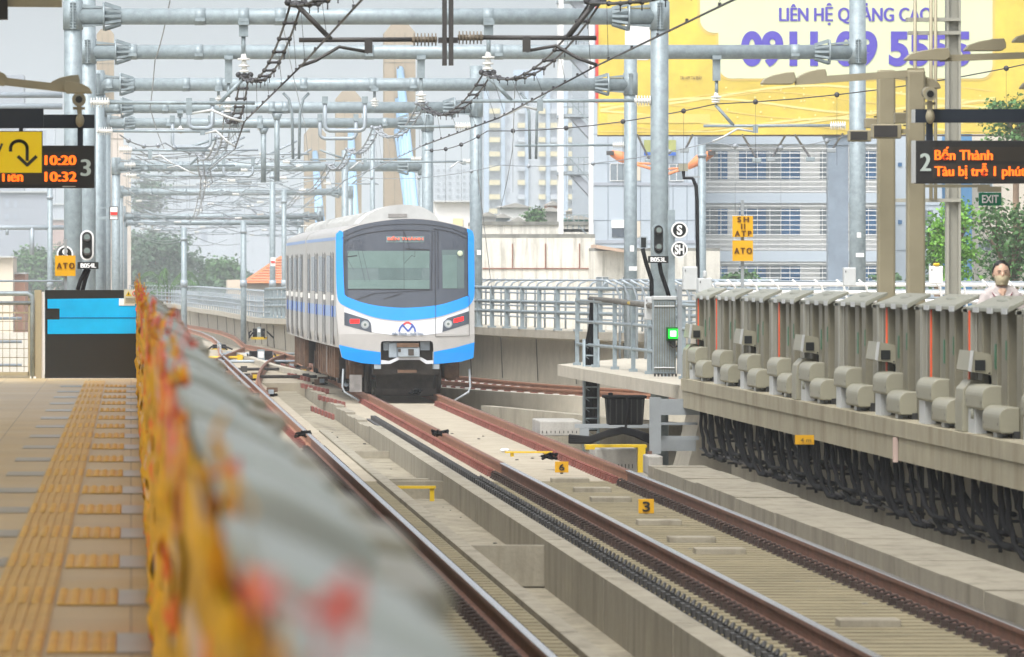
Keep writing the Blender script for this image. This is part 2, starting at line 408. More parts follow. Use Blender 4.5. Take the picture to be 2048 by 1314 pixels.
# ------------------------------------------------------------------ rails
RP = [(-.075,-.17),(.075,-.17),(.075,-.158),(.012,-.14),(.012,-.045),(.036,-.035),(.036,-.004),(-.036,-.004),(-.036,-.035),(-.012,-.045),(-.012,-.14),(-.075,-.158)]
RT = [(-.034,-.006),(.034,-.006),(.030,.002),(-.030,.002)]
clip_me = None
def clipmesh(m):
    b = MB()
    for sx in (-1, 1):
        b.box(sx*.13-.045, sx*.13+.045, -.07, .07, -.19, -.13); b.tube([(sx*.085,0,-.15),(sx*.11,0,-.105),(sx*.15,.02,-.11),(sx*.17,.03,-.15)], .014, 6)
    b.box(-.19, .19, -.10, .10, -.20, -.178)
    return b
def rail(name, label, path, body, top, clips=None, cm='clip', ncl=100, pitch=.6):
    t = thing(name, label, 'rail', (path[0][0], path[0][1], -.17), 'running rails of the elevated line')
    MB().sweep(RP, path).build('web', M[body], t); MB().sweep(RT, path).build('running_surface', M[top], t)
    if clips:
        x, y0, y1 = clips; proto = None; y = y0; k = 0; rest = MB()
        while y < y1:
            if k < ncl:
                if proto is None:
                    bb = clipmesh(0); proto = bb.build('rail_clip', M[cm], t, local=True)
                    o = proto
                else: o = proto.copy(); C.objects.link(o); o.parent = t
                o.location = (x-t.location.x, y-t.location.y, .17)
            else:
                for sx in (-1, 1): rest.box(x+sx*.13-.045, x+sx*.13+.045, y-.07, y+.07, -.19, -.11)
                rest.box(x-.19, x+.19, y-.10, y+.10, -.20, -.178)
            y += pitch; k += 1
        if rest.v:
            r = rest.build('rail_clips_far', M[cm], t); r['kind'] = 'stuff'
    return t
L1, L2, R1, R2 = 1.41, 2.90, 5.14, 6.63
def straight(x, y1, n=2): return [(x, 3), (x, y1)]
rail('rail', 'left rail of the empty track, half hidden behind the near gate row', straight(L1, 254), 'rail_rust', 'rail_top', (L1, 30, 150), ncl=20)
def two(name, label, x, ysplit, y1, clips):
    t = rail(name, label, [(x,3),(x,ysplit)], 'rail_rust', 'rail_top', clips)
    return t
rail('rail', 'shiny rail of the empty track, right beside the gate row', [(L2,3),(L2,125)], 'rail_rust', 'rail_top', (L2, 50, 124))
rail('rail', 'red primed far length of the empty track rail beyond the joint', [(L2,125.05),(L2,252),(2.95,258),(3.1,270),(3.3,295),(3.3,315),(3.1,340),(2.6,365),(1.5,400)], 'rail_red', 'rail_top', (L2,126,200), 'clip_red', 40, 1.2)
rail('rail', 'left rail in front of the train with a polished head', [(R1,3),(R1,108)], 'rail_rust', 'rail_top', (R1, 50, 108))
rail('rail', 'orange primed left rail running under the train', [(R1,108.05),(R1,240),(5.0,255),(4.6,270),(4.15,284),(4.2,300),(4.25,323),(4.0,350),(3.4,372),(2.4,400)], 'rail_red', 'rail_rust', (R1,108.6,170), 'clip_red', 100)
rail('rail', 'right rail in front of the train beside the low wall', [(R2,3),(R2,104)], 'rail_rust', 'rail_top', (R2, 46, 104))
rail('rail', 'orange primed right rail running under the train', [(R2,104.05),(R2,240)], 'rail_red', 'rail_rust', (R2,104.6,166), 'clip_red', 100)
# cable tray studs along the slab edge
b = MB(); y = 45.0
stud_root = thing('cable_guide', 'row of black studs along the trough edge beside the middle rail', 'track fitting', (4.66, 45, -.2))
k = 0; proto = None; rest = MB()
while y < 150:
    if k < 100:
        if proto is None:
            bb = MB(); bb.box(-.05,.05,-.1,.1,.0,.07); bb.tube([(.0,-.06,.07),(.02,0,.11),(.0,.06,.07)], .018, 6); proto = bb.build('stud', M['stud'], stud_root, local=True); o = proto
        else: o = proto.copy(); C.objects.link(o); o.parent = stud_root
        o.location = (0, y-45, 0)
    else: rest.box(4.61, 4.71, y-.1, y+.1, -.2, -.12)
    y += .6; k += 1
rest.build('studs_far', M['stud'], stud_root)['kind'] = 'stuff'
MB().box(4.52, 4.58, 40, 150, -.2, -.175).build('strip', M['dark_steel'], stud_root)
# branch track curving away to the right behind the train
br = [(22,140),(16.5,153),(12.6,166),(10.3,176),(8.6,187),(7.2,203),(6.2,225),(5.6,260)]
def curve(pts, n=8):
    out = []
    for i in range(len(pts)-1):
        p0 = Vector(pts[max(i-1,0)]); p1 = Vector(pts[i]); p2 = Vector(pts[i+1]); p3 = Vector(pts[min(i+2,len(pts)-1)])
        for k in range(n):
            t = k/n; out.append(tuple(.5*((2*p1)+(-p0+p2)*t+(2*p0-5*p1+4*p2-p3)*t*t+(-p0+3*p1-3*p2+p3)*t**3)))
    out.append(tuple(pts[-1])); return out
brc = curve(br)
def offs(path, d):
    o = []
    for i, p in enumerate(path):
        a = Vector(path[max(i-1,0)]); c = Vector(path[min(i+1,len(path)-1)]); t = (c-a).normalized(); o.append((p[0]+t.y*d, p[1]-t.x*d))
    return o
struct(MB().sweep([(-1.5,-.6),(1.5,-.6),(1.5,-.2),(-1.5,-.2)], brc).build('track_slab', M['slab_far']))
for d, lab in ((-.75,'near red rail of the curved branch track behind the walkway'),(.75,'far red rail of the curved branch track under the parapet')):
    p = offs(brc, d); t = rail('rail', lab, p, 'rail_red', 'rail_red')
    q = None; acc = 0; bb = MB(); n_ = 0
    for i in range(len(p)-1):
        a = Vector(p[i]); c = Vector(p[i+1]); L = (c-a).length; dd = (c-a)/L
        while acc < L:
            m_ = a+dd*acc
            if n_ < 90:
                o = MB().box(m_.x-.13, m_.x+.13, m_.y-.1, m_.y+.1, -.20, -.10).build('rail_clip', M['clip_red'] if n_ % 2 else M['insulator'], t)
            n_ += 1; acc += .7
        acc -= L
struct(MB().sweep([(-1.5,-.6),(-1.3,-.6),(-1.3,-.05),(-1.5,-.05)], offs(brc,-.6)).build('low_wall', M['concrete_pale']))
b = MB(); b.box(7.4, 12.5, 141, 141.3, -.6, -.12); b.sweep([(-.12,-.6),(.12,-.6),(.12,-.1),(-.12,-.1)], [(7.3,160),(9.2,146),(11.5,133)]); struct(b.build('low_wall', M['concrete']))

# parapets of the approach viaduct
wp = [(-1,470),(2.0,435),(2.8,417),(3.57,379),(4.35,350),(4.8,325),(5.15,305),(5.45,285),(6.4,262),(7.6,240),(8.9,222),(10.3,206),(12.2,192),(15.5,176),(21,160)]
wpc = curve(wp, 5)
def zo(y): return .27*max(0, min(1, (300-y)/60))
wpz = [(p[0], p[1], zo(p[1])) for p in wpc]
struct(MB().sweep([(0,-1.6),(.5,-1.6),(1.6,.8),(-.12,.8),(-.12,.66),(.05,.62)], list(reversed(wpz))).build('parapet_wall', M['concrete_pale']))
b = MB()
for i in range(0, len(wpc)-1, 2):
    p = Vector(wpc[i]); b.tube([(p.x-.03, p.y-.03, -.2),(p.x-.08, p.y-.08, .62+zo(p.y))], .014, 5)
struct(b.build('parapet_wall_rib', M['concrete_dark']))
struct(MB().sweep([(-1.1,.68),(.45,.68),(.45,.88),(-1.1,.88)], wpz).build('parapet_path', M['concrete_pale']))
def railing(name, label, path, z0, hts, hs, post=1.2, wd=.06, r=.025, m='galv', curl=0, flip=1, group='metal railings along the viaduct', pb=None):
    t = thing(name, label, 'railing', (path[0][0], path[0][1], z0), group)
    for h in hts:
        b = MB(); b.tube([(p[0], p[1], z0+h+(p[2] if len(p) > 2 else 0)) for p in path], r if not isinstance(h, str) else r, 6); b.build('rail_bar', M[m], t)
    acc = 0; n_ = 0
    for i in range(len(path)-1):
        a = Vector(path[i][:2]); c = Vector(path[i+1][:2]); L = (c-a).length; dd = (c-a)/L; nr = Vector((dd.y,-dd.x))*flip
        za = path[i][2] if len(path[i]) > 2 else 0
        while acc < L and n_ < 95:
            q = a+dd*acc; bb = MB()
            if curl: bb.tube([(q.x,q.y,z0+za),(q.x,q.y,z0+za+hs*.8),(q.x+nr.x*curl*.3,q.y+nr.y*curl*.3,z0+za+hs*.93),(q.x+nr.x*curl,q.y+nr.y*curl,z0+za+hs)], wd/2, 6)
            else: bb.box(q.x-wd/2, q.x+wd/2, q.y-wd/2, q.y+wd/2, z0+za, z0+za+hs)
            if pb: bb.box(q.x-wd, q.x+wd, q.y-wd*1.3, q.y+wd*1.3, z0+za, z0+za+.05)
            bb.build('post', M[m], t); n_ += 1; acc += post
        acc -= L
    return t
def offz(path, d): return [(q[0], q[1], zo(q[1])) for q in offs(path, d)]
wa = [p for p in wpc if p[1] < 290]; wb = [p for p in wpc if p[1] >= 285]
railing('railing', 'grey railing with three flat bars along the parapet right of the train', offz(wa, .36), .88, (.45,.71,1.07), 1.09, 2.6, .11, .05, 'galv', pb=1)
railing('railing', 'tall railing with curved outward tops behind the three bar railing', offz(wa, -.9), .85, (1.30,.95,.6,.3), 1.32, 1.7, .055, .025, 'galv_pale', curl=-.35)
railing('railing', 'distant pale railing on the curving parapet left of the train', offz(wb, .36), .86, (.22,.44,.63), .8, 3.0, .07, .03, 'galv_pale')
railing('railing', 'distant mesh railing behind the parapet left of the train', offz(wb, -.9), .86, (.95,.7,.45), 1.0, 2.2, .05, .025, 'galv_pale', curl=-.2)
# railing on the walkway slab
wr = [(W(1165,700,136).x,136),(8.9,127),(9.0,118),(9.0,113.5)]
railing('railing', 'grey pipe railing on the walkway slab beside the lattice cable mast', [(7.95,139),(8.35,131),(8.55,122),(8.72,114)], .98, (.38,.78,1.15), 1.2, 3.0, .07, .03, 'galv', pb=1)
railing('railing', 'tall white pipe railing behind the right platform gates', [(10.5,140),(13,137),(17,133),(22,128)], 1.0, (1.13,1.28,1.42), 1.5, .55, .04, .035, 'white_paint', curl=.25)
railing('railing', 'white pipe railing at the start of the track end behind the green light', [(9.4,150),(10.5,146),(11.8,142)], .98, (1.1,1.35,1.5), 1.5, .5, .05, .03, 'galv_pale', curl=.3)

# turnout left of the train: closure rails, rods and point equipment
rail('rail', 'thin curved closure rail crossing towards the train track', curve([(2.95,168),(3.1,190),(3.6,215),(4.3,238),(5.0,252)],5), 'rail_red', 'rail_rust')
rail('rail', 'second closure rail of the turnout beside the big switch machine', curve([(1.5,190),(1.9,215),(2.6,238),(3.4,258),(4.0,275)],5), 'rail_red', 'rail_rust')
rail('rail', 'short guard rail lying beside the empty track rail near the turnout', [(2.72,178),(2.70,182),(2.70,232),(2.66,236)], 'rail_red', 'rail_top')
struct(MB().box(2.9, 5.2, 200, 290, -.60, -.21).build('track_slab', M['slab_far']))
for i, (y, x0, x1, m, lab) in enumerate(((205,1.2,4.9,'dark_steel','dark point rod across the turnout, nearest of the rods'),(221,1.2,5.2,'dark_steel','dark point rod across the turnout just before the switch machine'),(240,2.4,5.6,'galv_pale','pale point rod behind the large switch machine'),(251,2.0,5.0,'yellow_paint','yellow pipe lying across the turnout'),(262,3.0,6.2,'galv_pale','pale rod at the far end of the turnout'))):
    b = MB(); b.tube([(x0,y,-.12),(x1,y+.6,-.12)], .045, 6)
    for q in (x0+.3, (x0+x1)/2, x1-.3): b.box(q-.09, q+.09, y-.1, y+.3, -.2, -.03)
    tag(b.build('point_rod', M[m]), lab, 'point rod', 'point rods of the turnout')
rg = random.Random(21)
for i, (x, y) in enumerate(((2.6,170),(3.15,178),(2.55,190),(3.2,204),(2.5,216),(4.75,196),(4.7,214),(4.65,228))):
    t = thing('point_fitting', ['rusty fitting with cables beside the near rail by the trough','rusty fitting by the drain block just past the check rail','rusty fitting at the foot of the shiny rail bend','rusty fitting between the two turnout rails','rusty fitting left of the large switch machine','rusty fitting beside the train bogie','rusty fitting beneath the second bogie','rusty fitting beneath the coupling of the cars'][i], 'track fitting', (x,y,-.2), 'rusty fittings of the turnout')
    b = MB(); b.box(x-.14,x+.12,y-.3,y+.4,-.2,-.06); b.box(x-.05,x+.2,y+.1,y+.3,-.1,.0); b.build('casting', M['under_brown'], t)
    for q in range(3): b = MB(); b.tube([(x+rg.uniform(-.2,.2),y+rg.uniform(-1,1),-.16) for _ in range(4)], .02, 5); b.build('cable', M['rubber'], t)
    b = MB(); b.box(x-.02,x+.1,y-.4,y-.3,-.14,-.04); b.build('tab', M['yellow_paint'] if i % 3 == 0 else M['galv_pale'], t)
# scattered litter and stains on the bed
b = MB(); rg = random.Random(4)
for k in range(60):
    x = rg.uniform(3.55,6.4); y = rg.uniform(60,150); z = -.195 if x > 4.6 else -.41 if y > 80.3 else -.61
    if 4.2 < x < 4.6: continue
    r = rg.uniform(.01,.035); b.ell((x,y,z), (r,r*1.6,r*.4), 6, 4)
o = b.build('debris', M['concrete_dark']); o['kind'] = 'stuff'; tag(o, 'scattered pebbles and grit on the track bed and drain', 'debris')
for (px, Y, lab) in ((838,118,'crumpled pale blue plastic scrap lying in the drain'),(1010,123,'tiny white paper scrap on the pale slab'),(930,124,'small white scrap beside the middle rail')):
    b = MB(); c = W(px, VY+2.85*F/Y, Y)
    for q in range(4): b.ell((c.x+rg.uniform(-.05,.05), Y+rg.uniform(-.1,.1), -.17), (.05,.08,.03), 6, 4)
    tag(b.build('litter_scrap', mat('scrap', (.35,.6,.65), .5) if px == 838 else M['white_paint']), lab, 'litter')
# ================================================================== PLATFORM GATES
# module in local coordinates: u across (0 platform side -> + towards track), v = distance towards the camera from its far end
def gate_module(sx, film, sensor, tallpost, orange, L):
    """sx=+1: track lies at +x (left platform); sx=-1: track at -x. origin = platform side face, floor level"""
    t = thing('platform_gate', '', 'platform gate')
    def B(mb, u0, u1, v0, v1, z0, z1): a, c = sorted((sx*u0, sx*u1)); mb.box(a, c, -v1, -v0, z0, z1)
    for (v0, v1, u1) in ((0,.45,.19),(1.05,1.5,.165),(2.1,2.6,.19),(3.2,3.62,.17)): b = MB(); B(b, .03, u1, v0, v1, 0, 1.2); b.build('panel', M['gate_panel'], t, local=True, bevel=.012)
    for (v0, v1, u1) in ((.52,1.0,.115),(1.56,2.04,.10),(2.68,3.14,.085)): b = MB(); B(b, .04, u1, v0, v1, 0, 1.19); b.build('inner_panel', M['hood'], t, local=True)
    b = MB(); B(b, .03, .06, 0, 4.5, .02, 1.15); b.build('recess_panel', M['gate_panel_dark'], t, local=True)  # shade of the recess is put into the dark colour
    b = MB(); B(b, .02, .225, 4.22, min(4.42, L-.02), 0, 1.2); B(b,.19,.205,.0,.05,0,1.2); b.build('post', M['gate_post'], t, local=True, bevel=.01)
    b = MB(); B(b, .166, .174, 1.36, 1.48, .62, .86); B(b,.191,.197,2.5,2.56,.72,.9); b.build('green_strip', M['green_strip'], t, local=True)
    if orange:
        b = MB(); B(b, .19, .2, .3, .42, .18, 1.16)
        if orange > 1: B(b, .226, .235, 4.3, 4.40, .2, 1.17)
        b.build('orange_tape', M['tape_orange'], t, local=True)
    # sloped cap
    def P(mb, prof, v0, v1): mb.prism([(sx*u, z) for u, z in prof], -v1, -v0)
    if film:
        rq = random.Random(film)
        for (v0, v1) in ((.0,1.1),(1.55,2.6),(3.05,4.1)):
            dz = rq.uniform(-.035,.015); du = rq.uniform(-.012,.018); v1 += rq.uniform(-.08,.05)
            b = MB(); P(b, [(-.02,1.285+dz),(-.02,1.32+dz),(.06+du,1.29+dz),(.145+du,1.245+dz),(.16+du,1.225+dz),(.16+du,1.19+dz),(.05,1.23+dz)], v0, v1); b.build('cap', M['cap_near'], t, local=True, bevel=.008)
            b = MB(); P(b, [(.10,1.13),(.10,1.19),(.165+du,1.20),(.235+du*2,1.185+dz*.5),(.245+du*2,1.16),(.235,1.13)], v0+rq.uniform(.1,.3), v1+.05); b.build('lip', M['hood'], t, local=True, bevel=.008)
        b = MB(); P(b, [(-.005,1.05),(-.005,1.19),(.05,1.15),(.13,1.09),(.14,1.05)], .02, L-.02); b.build('low_cap', M['gate_panel_dark'], t, local=True)  # dark colour paints the shade in the gaps between caps
    else:
        b = MB(); P(b, [(-.02,1.285),(-.02,1.32),(.10,1.275),(.21,1.225),(.225,1.20),(.225,1.165),(.21,1.165),(.1,1.23)], .0, 2.95); b.build('cap', M['cap'], t, local=True, bevel=.006)
        b = MB(); P(b, [(-.01,1.215),(-.01,1.25),(.15,1.19),(.17,1.18),(.17,1.15),(.15,1.16)], 3.08, 4.1); b.build('low_cap', M['cap'], t, local=True)
        b = MB(); P(b, [(.0,1.215),(.0,1.27),(.2,1.215),(.235,1.20),(.235,1.18),(.2,1.18)], 4.16, L-.06); b.build('low_cap', M['cap'], t, local=True)
    if not film:
        b = MB(); B(b, .227, .237, .02, .5, 1.155, 1.205); B(b,.227,.237,1.25,1.7,1.15,1.205); B(b,.227,.237,2.5,2.94,1.15,1.205); b.build('cap_edge', M['cap_pale'], t, local=True)
        b = MB(); b.ell((sx*.075, -1.4, 1.265), (.055, .6, .045)); b.build('cap_cover', M['cap'], t, local=True)
    b = MB()
    for v in (.6, 1.9, 2.1, 3.3): B(b, .355 if v < 2.05 else .355, .362, v, v+.03, .30 if v < 2.05 else .12, .325 if v < 2.05 else .145)
    b.build('hood_screw', M['dark_steel'], t, local=True)
    b = MB(); B(b, .062, .07, 4.0, 4.12, .80, .86); B(b, .062,.07,4.0,4.12,.68,.74); b.build('caution_sticker', M['yellow_paint'], t, local=True)
    # hoods over the door motors
    def hood(v0, v1, zb, zt, u0=.17, u1=.36):
        pr = [(u0, zb),(u0, zt)]+[(u1-.09+.09*math.sin(a), zt-.10+.10*math.cos(a)) for a in [i*math.pi/12 for i in range(7)]]+[(u1, zb+.02),(u1-.02, zb)]
        bb = MB(); P(bb, pr, v0, v1); return bb.build('motor_hood', M['hood'], t, local=True, bevel=.01)
    hood(.5, 2.0, .235, .47); hood(2.02, 3.45, .05, .29)
    b = MB(); B(b, .22, .33, .5, 1.1, 0, .24); B(b,.26,.31,2.5,2.8,0,.06); b.build('bracket', M['cap_pale'], t, local=True)
    if tallpost:
        b = MB(); P(b, [(.17,0),(.17,.5),(.3,.5),(.37,.42),(.38,.3),(.38,0)], -.25, .42); b.build('tall_post', M['hood'], t, local=True, bevel=.01)
        b = MB(); b.tube([(sx*.33,-1.0,.14),(sx*.33,-1.0,.24)], .03, 8); b.build('cable_gland', M['cap'], t, local=True)
    if sensor:
        b = MB(); P(b, [(.10,.54),(.08,.70),(.16,.76),(.33,.79),(.36,.60),(.34,.585),(.2,.57)], -.3, .8); s_ = b.build('sensor_box', M['hood'], t, local=True)
        b = MB(); B(b, .20, .30, .80, .812, .60, .70); b.build('sensor_window', M['black'], s_, local=True)
        b = MB(); P(b, [(.335,.585),(.365,.60),(.342,.79),(.31,.79)], .8, .812); b.build('front_edge', M['cap_pale'], s_, local=True)
        b = MB(); b.tube([(sx*.16,-.8,.58),(sx*.14,-.7,.5),(sx*.12,-.5,.47)], .012, 6); b.build('cable', M['rubber'], s_, local=True)
    b = MB(); rr = random.Random(int(L*1000)+sensor)
    for i in range(4): q = 3.05+i*.12; B(b, .17, .2+.03*rr.random(), q, q+.08, .0, .05+.06*rr.random())
    b.build('floor_fixing', M['black_matte'], t, local=True)
    if film:
        rng = random.Random(film)
        def sheet(m, v0, v1, z0, z1, off, name):
            nv = max(4, int((v1-v0)/.10)); nz = 12; vs = []; fs = []
            for j in range(nz+1):
                for i in range(nv+1):
                    v = v0+(v1-v0)*i/nv; z = z0+(z1-z0)*j/nz
                    if j in (0, nz): z += rng.uniform(-.05,.05)
                    u = -off-.004-abs(rng.gauss(0, .016)); vs.append((sx*u, -v, z))
            for j in range(nz):
                for i in range(nv):
                    a = j*(nv+1)+i; fs.append((a, a+1, a+nv+2, a+nv+1))
            bb = MB(); bb.add(vs, fs, True); o = bb.build(name, m, t, local=True)
            md = o.modifiers.new('t', 'SOLIDIFY'); md.thickness = .002
        sheet(M['film_yellow'], .2, 1.5+rng.random(), .02, 1.24, .0, 'yellow_film')
        sheet(M['film_white'], 2.3, 2.9+rng.random()*.3, .3, 1.24, .002, 'clear_film')
        sheet(M['film_orange'], 2.9, 4.3, .02, 1.22, .0, 'orange_film')
        sheet(M['film_yellow'], 3.9, 4.5, .05, 1.27, .012, 'yellow_film')
        sheet(M['film_orange'], 1.6, 2.3, .0, 1.1, -.01, 'orange_film')
        # ragged red and yellow tape ends hanging over the cap
        for q in range(4):
            bb = MB(); v = rng.choice((1.3,2.85,4.35))+rng.uniform(-.12,.12); u = rng.uniform(-.05, .0); z = 1.30; pts = [(sx*u, -v, z-.15)]
            for s_ in range(6):
                u += rng.uniform(-.02, .02); u = max(-.07, min(u, .04)); v += rng.uniform(-.06,.06); z += rng.uniform(-.045,.05); z = max(z, 1.32-max(u,0)*.4); pts.append((sx*u, -v, z))
            vs = []; fs = []
            for i, p in enumerate(pts):
                ww = rng.uniform(.01,.04); vs += [(p[0], p[1]-ww, p[2]), (p[0]+rng.uniform(-.01,.01), p[1]+ww, p[2]+rng.uniform(-.02,.02))]
                if i: fs.append((2*i-2, 2*i-1, 2*i+1, 2*i))
            bb.add(vs, fs); o = bb.build('tape_end', M['tape_red'] if q % 3 else M['film_yellow'], t, local=True)
            md = o.modifiers.new('t', 'SOLIDIFY'); md.thickness = .002
    return t
ordn = ['first','second','third','fourth','fifth','sixth','seventh','eighth','ninth','tenth','eleventh','twelfth','thirteenth','fourteenth','fifteenth','sixteenth','seventeenth','eighteenth','nineteenth','twentieth','twenty first','twenty second','twenty third','twenty fourth','twenty fifth']
# left row: ends at Y=113
yk = 113.0; k = 0
while yk > 5.0:
    t = gate_module(1, 100+k, 0, 0, 0, PITCH); t.location = (.12, yk, 1.10); t['group'] = 'film wrapped platform gates'
    t['label'] = 'gate module in torn yellow and orange film, %s from the black end panel' % ordn[k]
    k += 1; yk -= PITCH
# right row: ends at Y=115.3
protos = {}
yk = 113.2; k = 0; PR = 4.69
while yk > 62:
    t = gate_module(-1, 0, k % 2 == 0, k % 4 == 0, (2 if k in (0, 7) else (1 if k % 3 == 0 else 0)), PR)
    t.location = (8.40, yk, 1.10); t['group'] = 'grey platform gates seen from the track'
    t['label'] = 'grey platform gate module with motor hoods, %s from the green light cabinet' % ordn[k]
    k += 1; yk -= PR
# end panel of the left platform, black glass with blue film
EY = 113.1
t = thing('end_screen', 'black end door panel with bright cyan film window at the platform end', 'end panel', (X(184,EY), EY, 1.10))
MB().pbox(90,580,281,757,EY,.05).build('panel_body', M['black'], t)
b = MB(); z = lambda q: Z(q, EY)
b.prism([(X(95,EY),z(598)),(X(272,EY),z(596)),(X(272,EY),z(667)),(X(95,EY),z(668)),(X(95,EY),z(639)),(X(119,EY),z(639)),(X(119,EY),z(617)),(X(95,EY),z(617))], EY-.012, EY-.002)
b.build('film_window', M['blue_film'], t); b = MB(); b.pbox(119,634.5,272,636.5,EY-.018,.005); b.build('film_line', mat('film_line', (0,.14,.34), .3), t)
b = MB(); b.pbox(248,579,279,608,EY-.03,.012); nt_ = b.build('notice', mat('notice', (.50,.48,.36), .6), t)
b = MB(); b.prism([(X(251,EY),z(592)),(X(263,EY),z(592)),(X(257,EY),z(582))], EY-.036, EY-.031); b.build('warning_triangle', M['yellow_paint'], nt_)
b = MB(); b.tube([(X(270,EY)+.034*math.cos(a), EY-.034, z(587)+.034*math.sin(a)) for a in [i*math.pi/8 for i in range(17)]], .006, 5); b.build('warning_ring', M['red_paint'], nt_)
b = MB(); b.pbox(256,585,258,590,EY-.039,.002); b.pbox(269,584,271,590,EY-.035,.003)
for i in range(4): b.pbox(251,596+i*2.6,276,596.9+i*2.6,EY-.033,.002)
b.build('notice_print', M['text_dark'], nt_)
b = MB(); b.pbox(238,597,270,611,EY-.022,.006); b.build('white_sheet', M['white_paint'], t)
b = MB(); b.pbox(93,756.5,283,761,EY-.05,.12); b.build('sill', M['white_paint'], t)
t = thing('gate_post', 'beige steel post standing left of the black end panel', 'post', (X(76,EY), EY, 1.10))
MB().pbox(69,580,83,758,EY,.1).build('column', M['olive_steel'], t); MB().pbox(83,584,89,757,EY+.03,.1).build('edge_strip', M['white_paint'], t)
b = MB(); b.pbox(60,753,72,761,EY-.03,.15); b.build('foot', M['white_paint'], t)
# steel fence at the platform end
t = thing('end_fence', 'galvanised tube fence with wire mesh beside the beige post', 'fence', (X(0,EY), EY, 1.10))
b = MB(); b.tube([(-4, EY, Z(587,EY)), (X(55,EY),EY,Z(587,EY)),(X(62,EY),EY,Z(591,EY)),(X(65,EY),EY,Z(600,EY)),(X(65,EY),EY,1.1)], .035, 8); b.build('top_rail', M['galv'], t)
b = MB(); b.tube([(-4,EY,Z(606,EY)),(X(66,EY),EY,Z(606,EY))], .028, 8); b.build('mid_rail', M['galv'], t)
b = MB(); b.pbox(-300,744,58,751,EY,.05); b.pbox(-300,588.5,58,591,EY,.05); b.pbox(56,590,63,756,EY,.05); b.pbox(-300,624,57,627,EY,.04); b.build('frame', M['olive_steel'], t)
b = MB()
for i in range(26): x = 48-i*14.2; b.tube([(X(x,EY),EY+.02,Z(744,EY)),(X(x,EY),EY+.02,Z(606,EY))], .006, 4)
for i in range(7): zz = 625+i*18; b.tube([(-4,EY+.02,Z(zz,EY)),(X(57,EY),EY+.02,Z(zz,EY))], .006, 4)
b.build('mesh', M['olive_steel'], t)
railing('railing', 'pale blue grey railing on the far parapet beyond the tube fence', [(-22,150),(-2.1,150)], .35, (1.4,.95,.5), 1.45, .17*7, .16, .03, 'galv_pale')
MB().box(-22,-1.4,149.8,150.4,-.6,.36).build('parapet_wall', M['concrete'])['kind'] = 'structure'
# galvanised cabinet with green lamp on the right platform end
CY = 114.3
t = thing('end_cabinet', 'corrugated galvanised end cabinet with glowing green lamp', 'cabinet', (X(1330,CY), CY, 1.10))
b = MB(); b.pbox(1307,598,1352,749,CY,.35); b.build('body', M['galv'], t, bevel=.02)
b = MB()
for i in range(9): b.pbox(1309+i*4.9,604,1310.2+i*4.9,744,CY-.012,.012)
b.build('corrugation', M['gate_panel'], t)
b = MB(); b.pbox(1306,592,1354,600,CY-.02,.4); b.pbox(1308,611,1350,614,CY-.02,.02); b.pbox(1308,734,1350,737,CY-.02,.02); b.build('trim', M['cap_pale'], t, bevel=.01)
b = MB(); b.pbox(1356,572,1364,748,CY-.2,.2); b.build('corner_post', M['steel_grey'], t)
b = MB(); b.pbox(1333,654,1360,681,CY-.16,.14); lb = b.build('lamp_box', mat('lampbox', (.01,.10,.02), .4), t, bevel=.01)
b = MB(); b.pbox(1337,658,1356,677,CY-.175,.012); b.build('lamp_glow', M['led_green'], lb, bevel=.004)
b = MB(); b.pbox(1340.5,661.5,1352.5,673,CY-.185,.008); b.build('lamp_core', M['led_green_core'], lb)
b = MB(); b.tube([W(1339,681,CY-.1),W(1340,690,CY-.1),W(1346,695,CY-.1),W(1356,692,CY-.1)], .012, 6); b.build('lamp_cable', M['dark_steel'], lb)
b = MB()
for i in range(7): b.pbox(1308+i*7,747,1312+i*7,753,CY-.05,.05)
b.build('anchor_bolts', M['dark_steel'], t)
tag(MB().pbox(1373,661,1378,672,113.25,.02).build('indicator_light', M['led_green']), 'tiny green indicator lamp on the first orange taped gate', 'indicator light')

# loops of black cable and steel hangers below the right platform edge
def hanger_proto(seed):
    rg = random.Random(seed); t = thing('cable_hanger', '', 'cable hanger', (0,0,0), 'steel hangers with cable loops below the platform edge')
    b = MB(); b.box(.10,.135,-.02,.02,.02,.68); b.box(.0,.42,-.02,.02,.06,.09); b.box(.1,.42,-.02,.02,.30,.33); b.build('angle_iron', M['black_matte'], t, local=True)
    for q in range(4):
        b = MB(); y0 = -.1-(q % 3)*.85-rg.uniform(0,.2); dp = rg.uniform(.50,.66) if q < 3 else .35; ln = rg.uniform(1.7,2.6); x0 = rg.uniform(-.05,.04) if q < 3 else .2; pts = []
        for i in range(13):
            a = i/12; pts.append((x0+rg.uniform(-.012,.012)+.05*a, y0-ln*a**2.2, .72-dp*math.sin(min(1,a*1.25)*math.pi/2)+.04*max(0,a-.7)))
        b.tube(pts, rg.uniform(.022,.032), 6); b.build('cable', M['rubber'], t, local=True)
    b = MB(); b.tube([(.05,.9,.14),(.05,-1.6,.10)], .018, 5); b.tube([(.30,.9,.36),(.28,-1.6,.33)], .025, 5); b.build('conduit', M['dark_steel'], t, local=True); return t
yk = 110.5; k = 0; hp = [None]*4
while yk > 58:
    if hp[k % 4] is None: o = hp[k % 4] = hanger_proto(40+k)
    else: o = copy_tree(hp[k % 4], (0,0,0))
    o.location = (8.08, yk, -.02)
    o['label'] = 'black steel hanger with cable loops, %s from the grey support frame' % ordn[k]
    yk -= (2.3, 2.55, 2.4, 2.65)[k % 4]; k += 1
    if k > 23: break
t = thing('hanging_sign', 'small orange notice hung under the platform edge', 'sign', tuple(W(1608,880,90)))
MB().pbox(1590,870,1628,889,90,.01).build('plate', M['orange_sign'], t); ptext('4 m', 1601, 876, 1622, 884, 89.98, M['text_dark'], t)
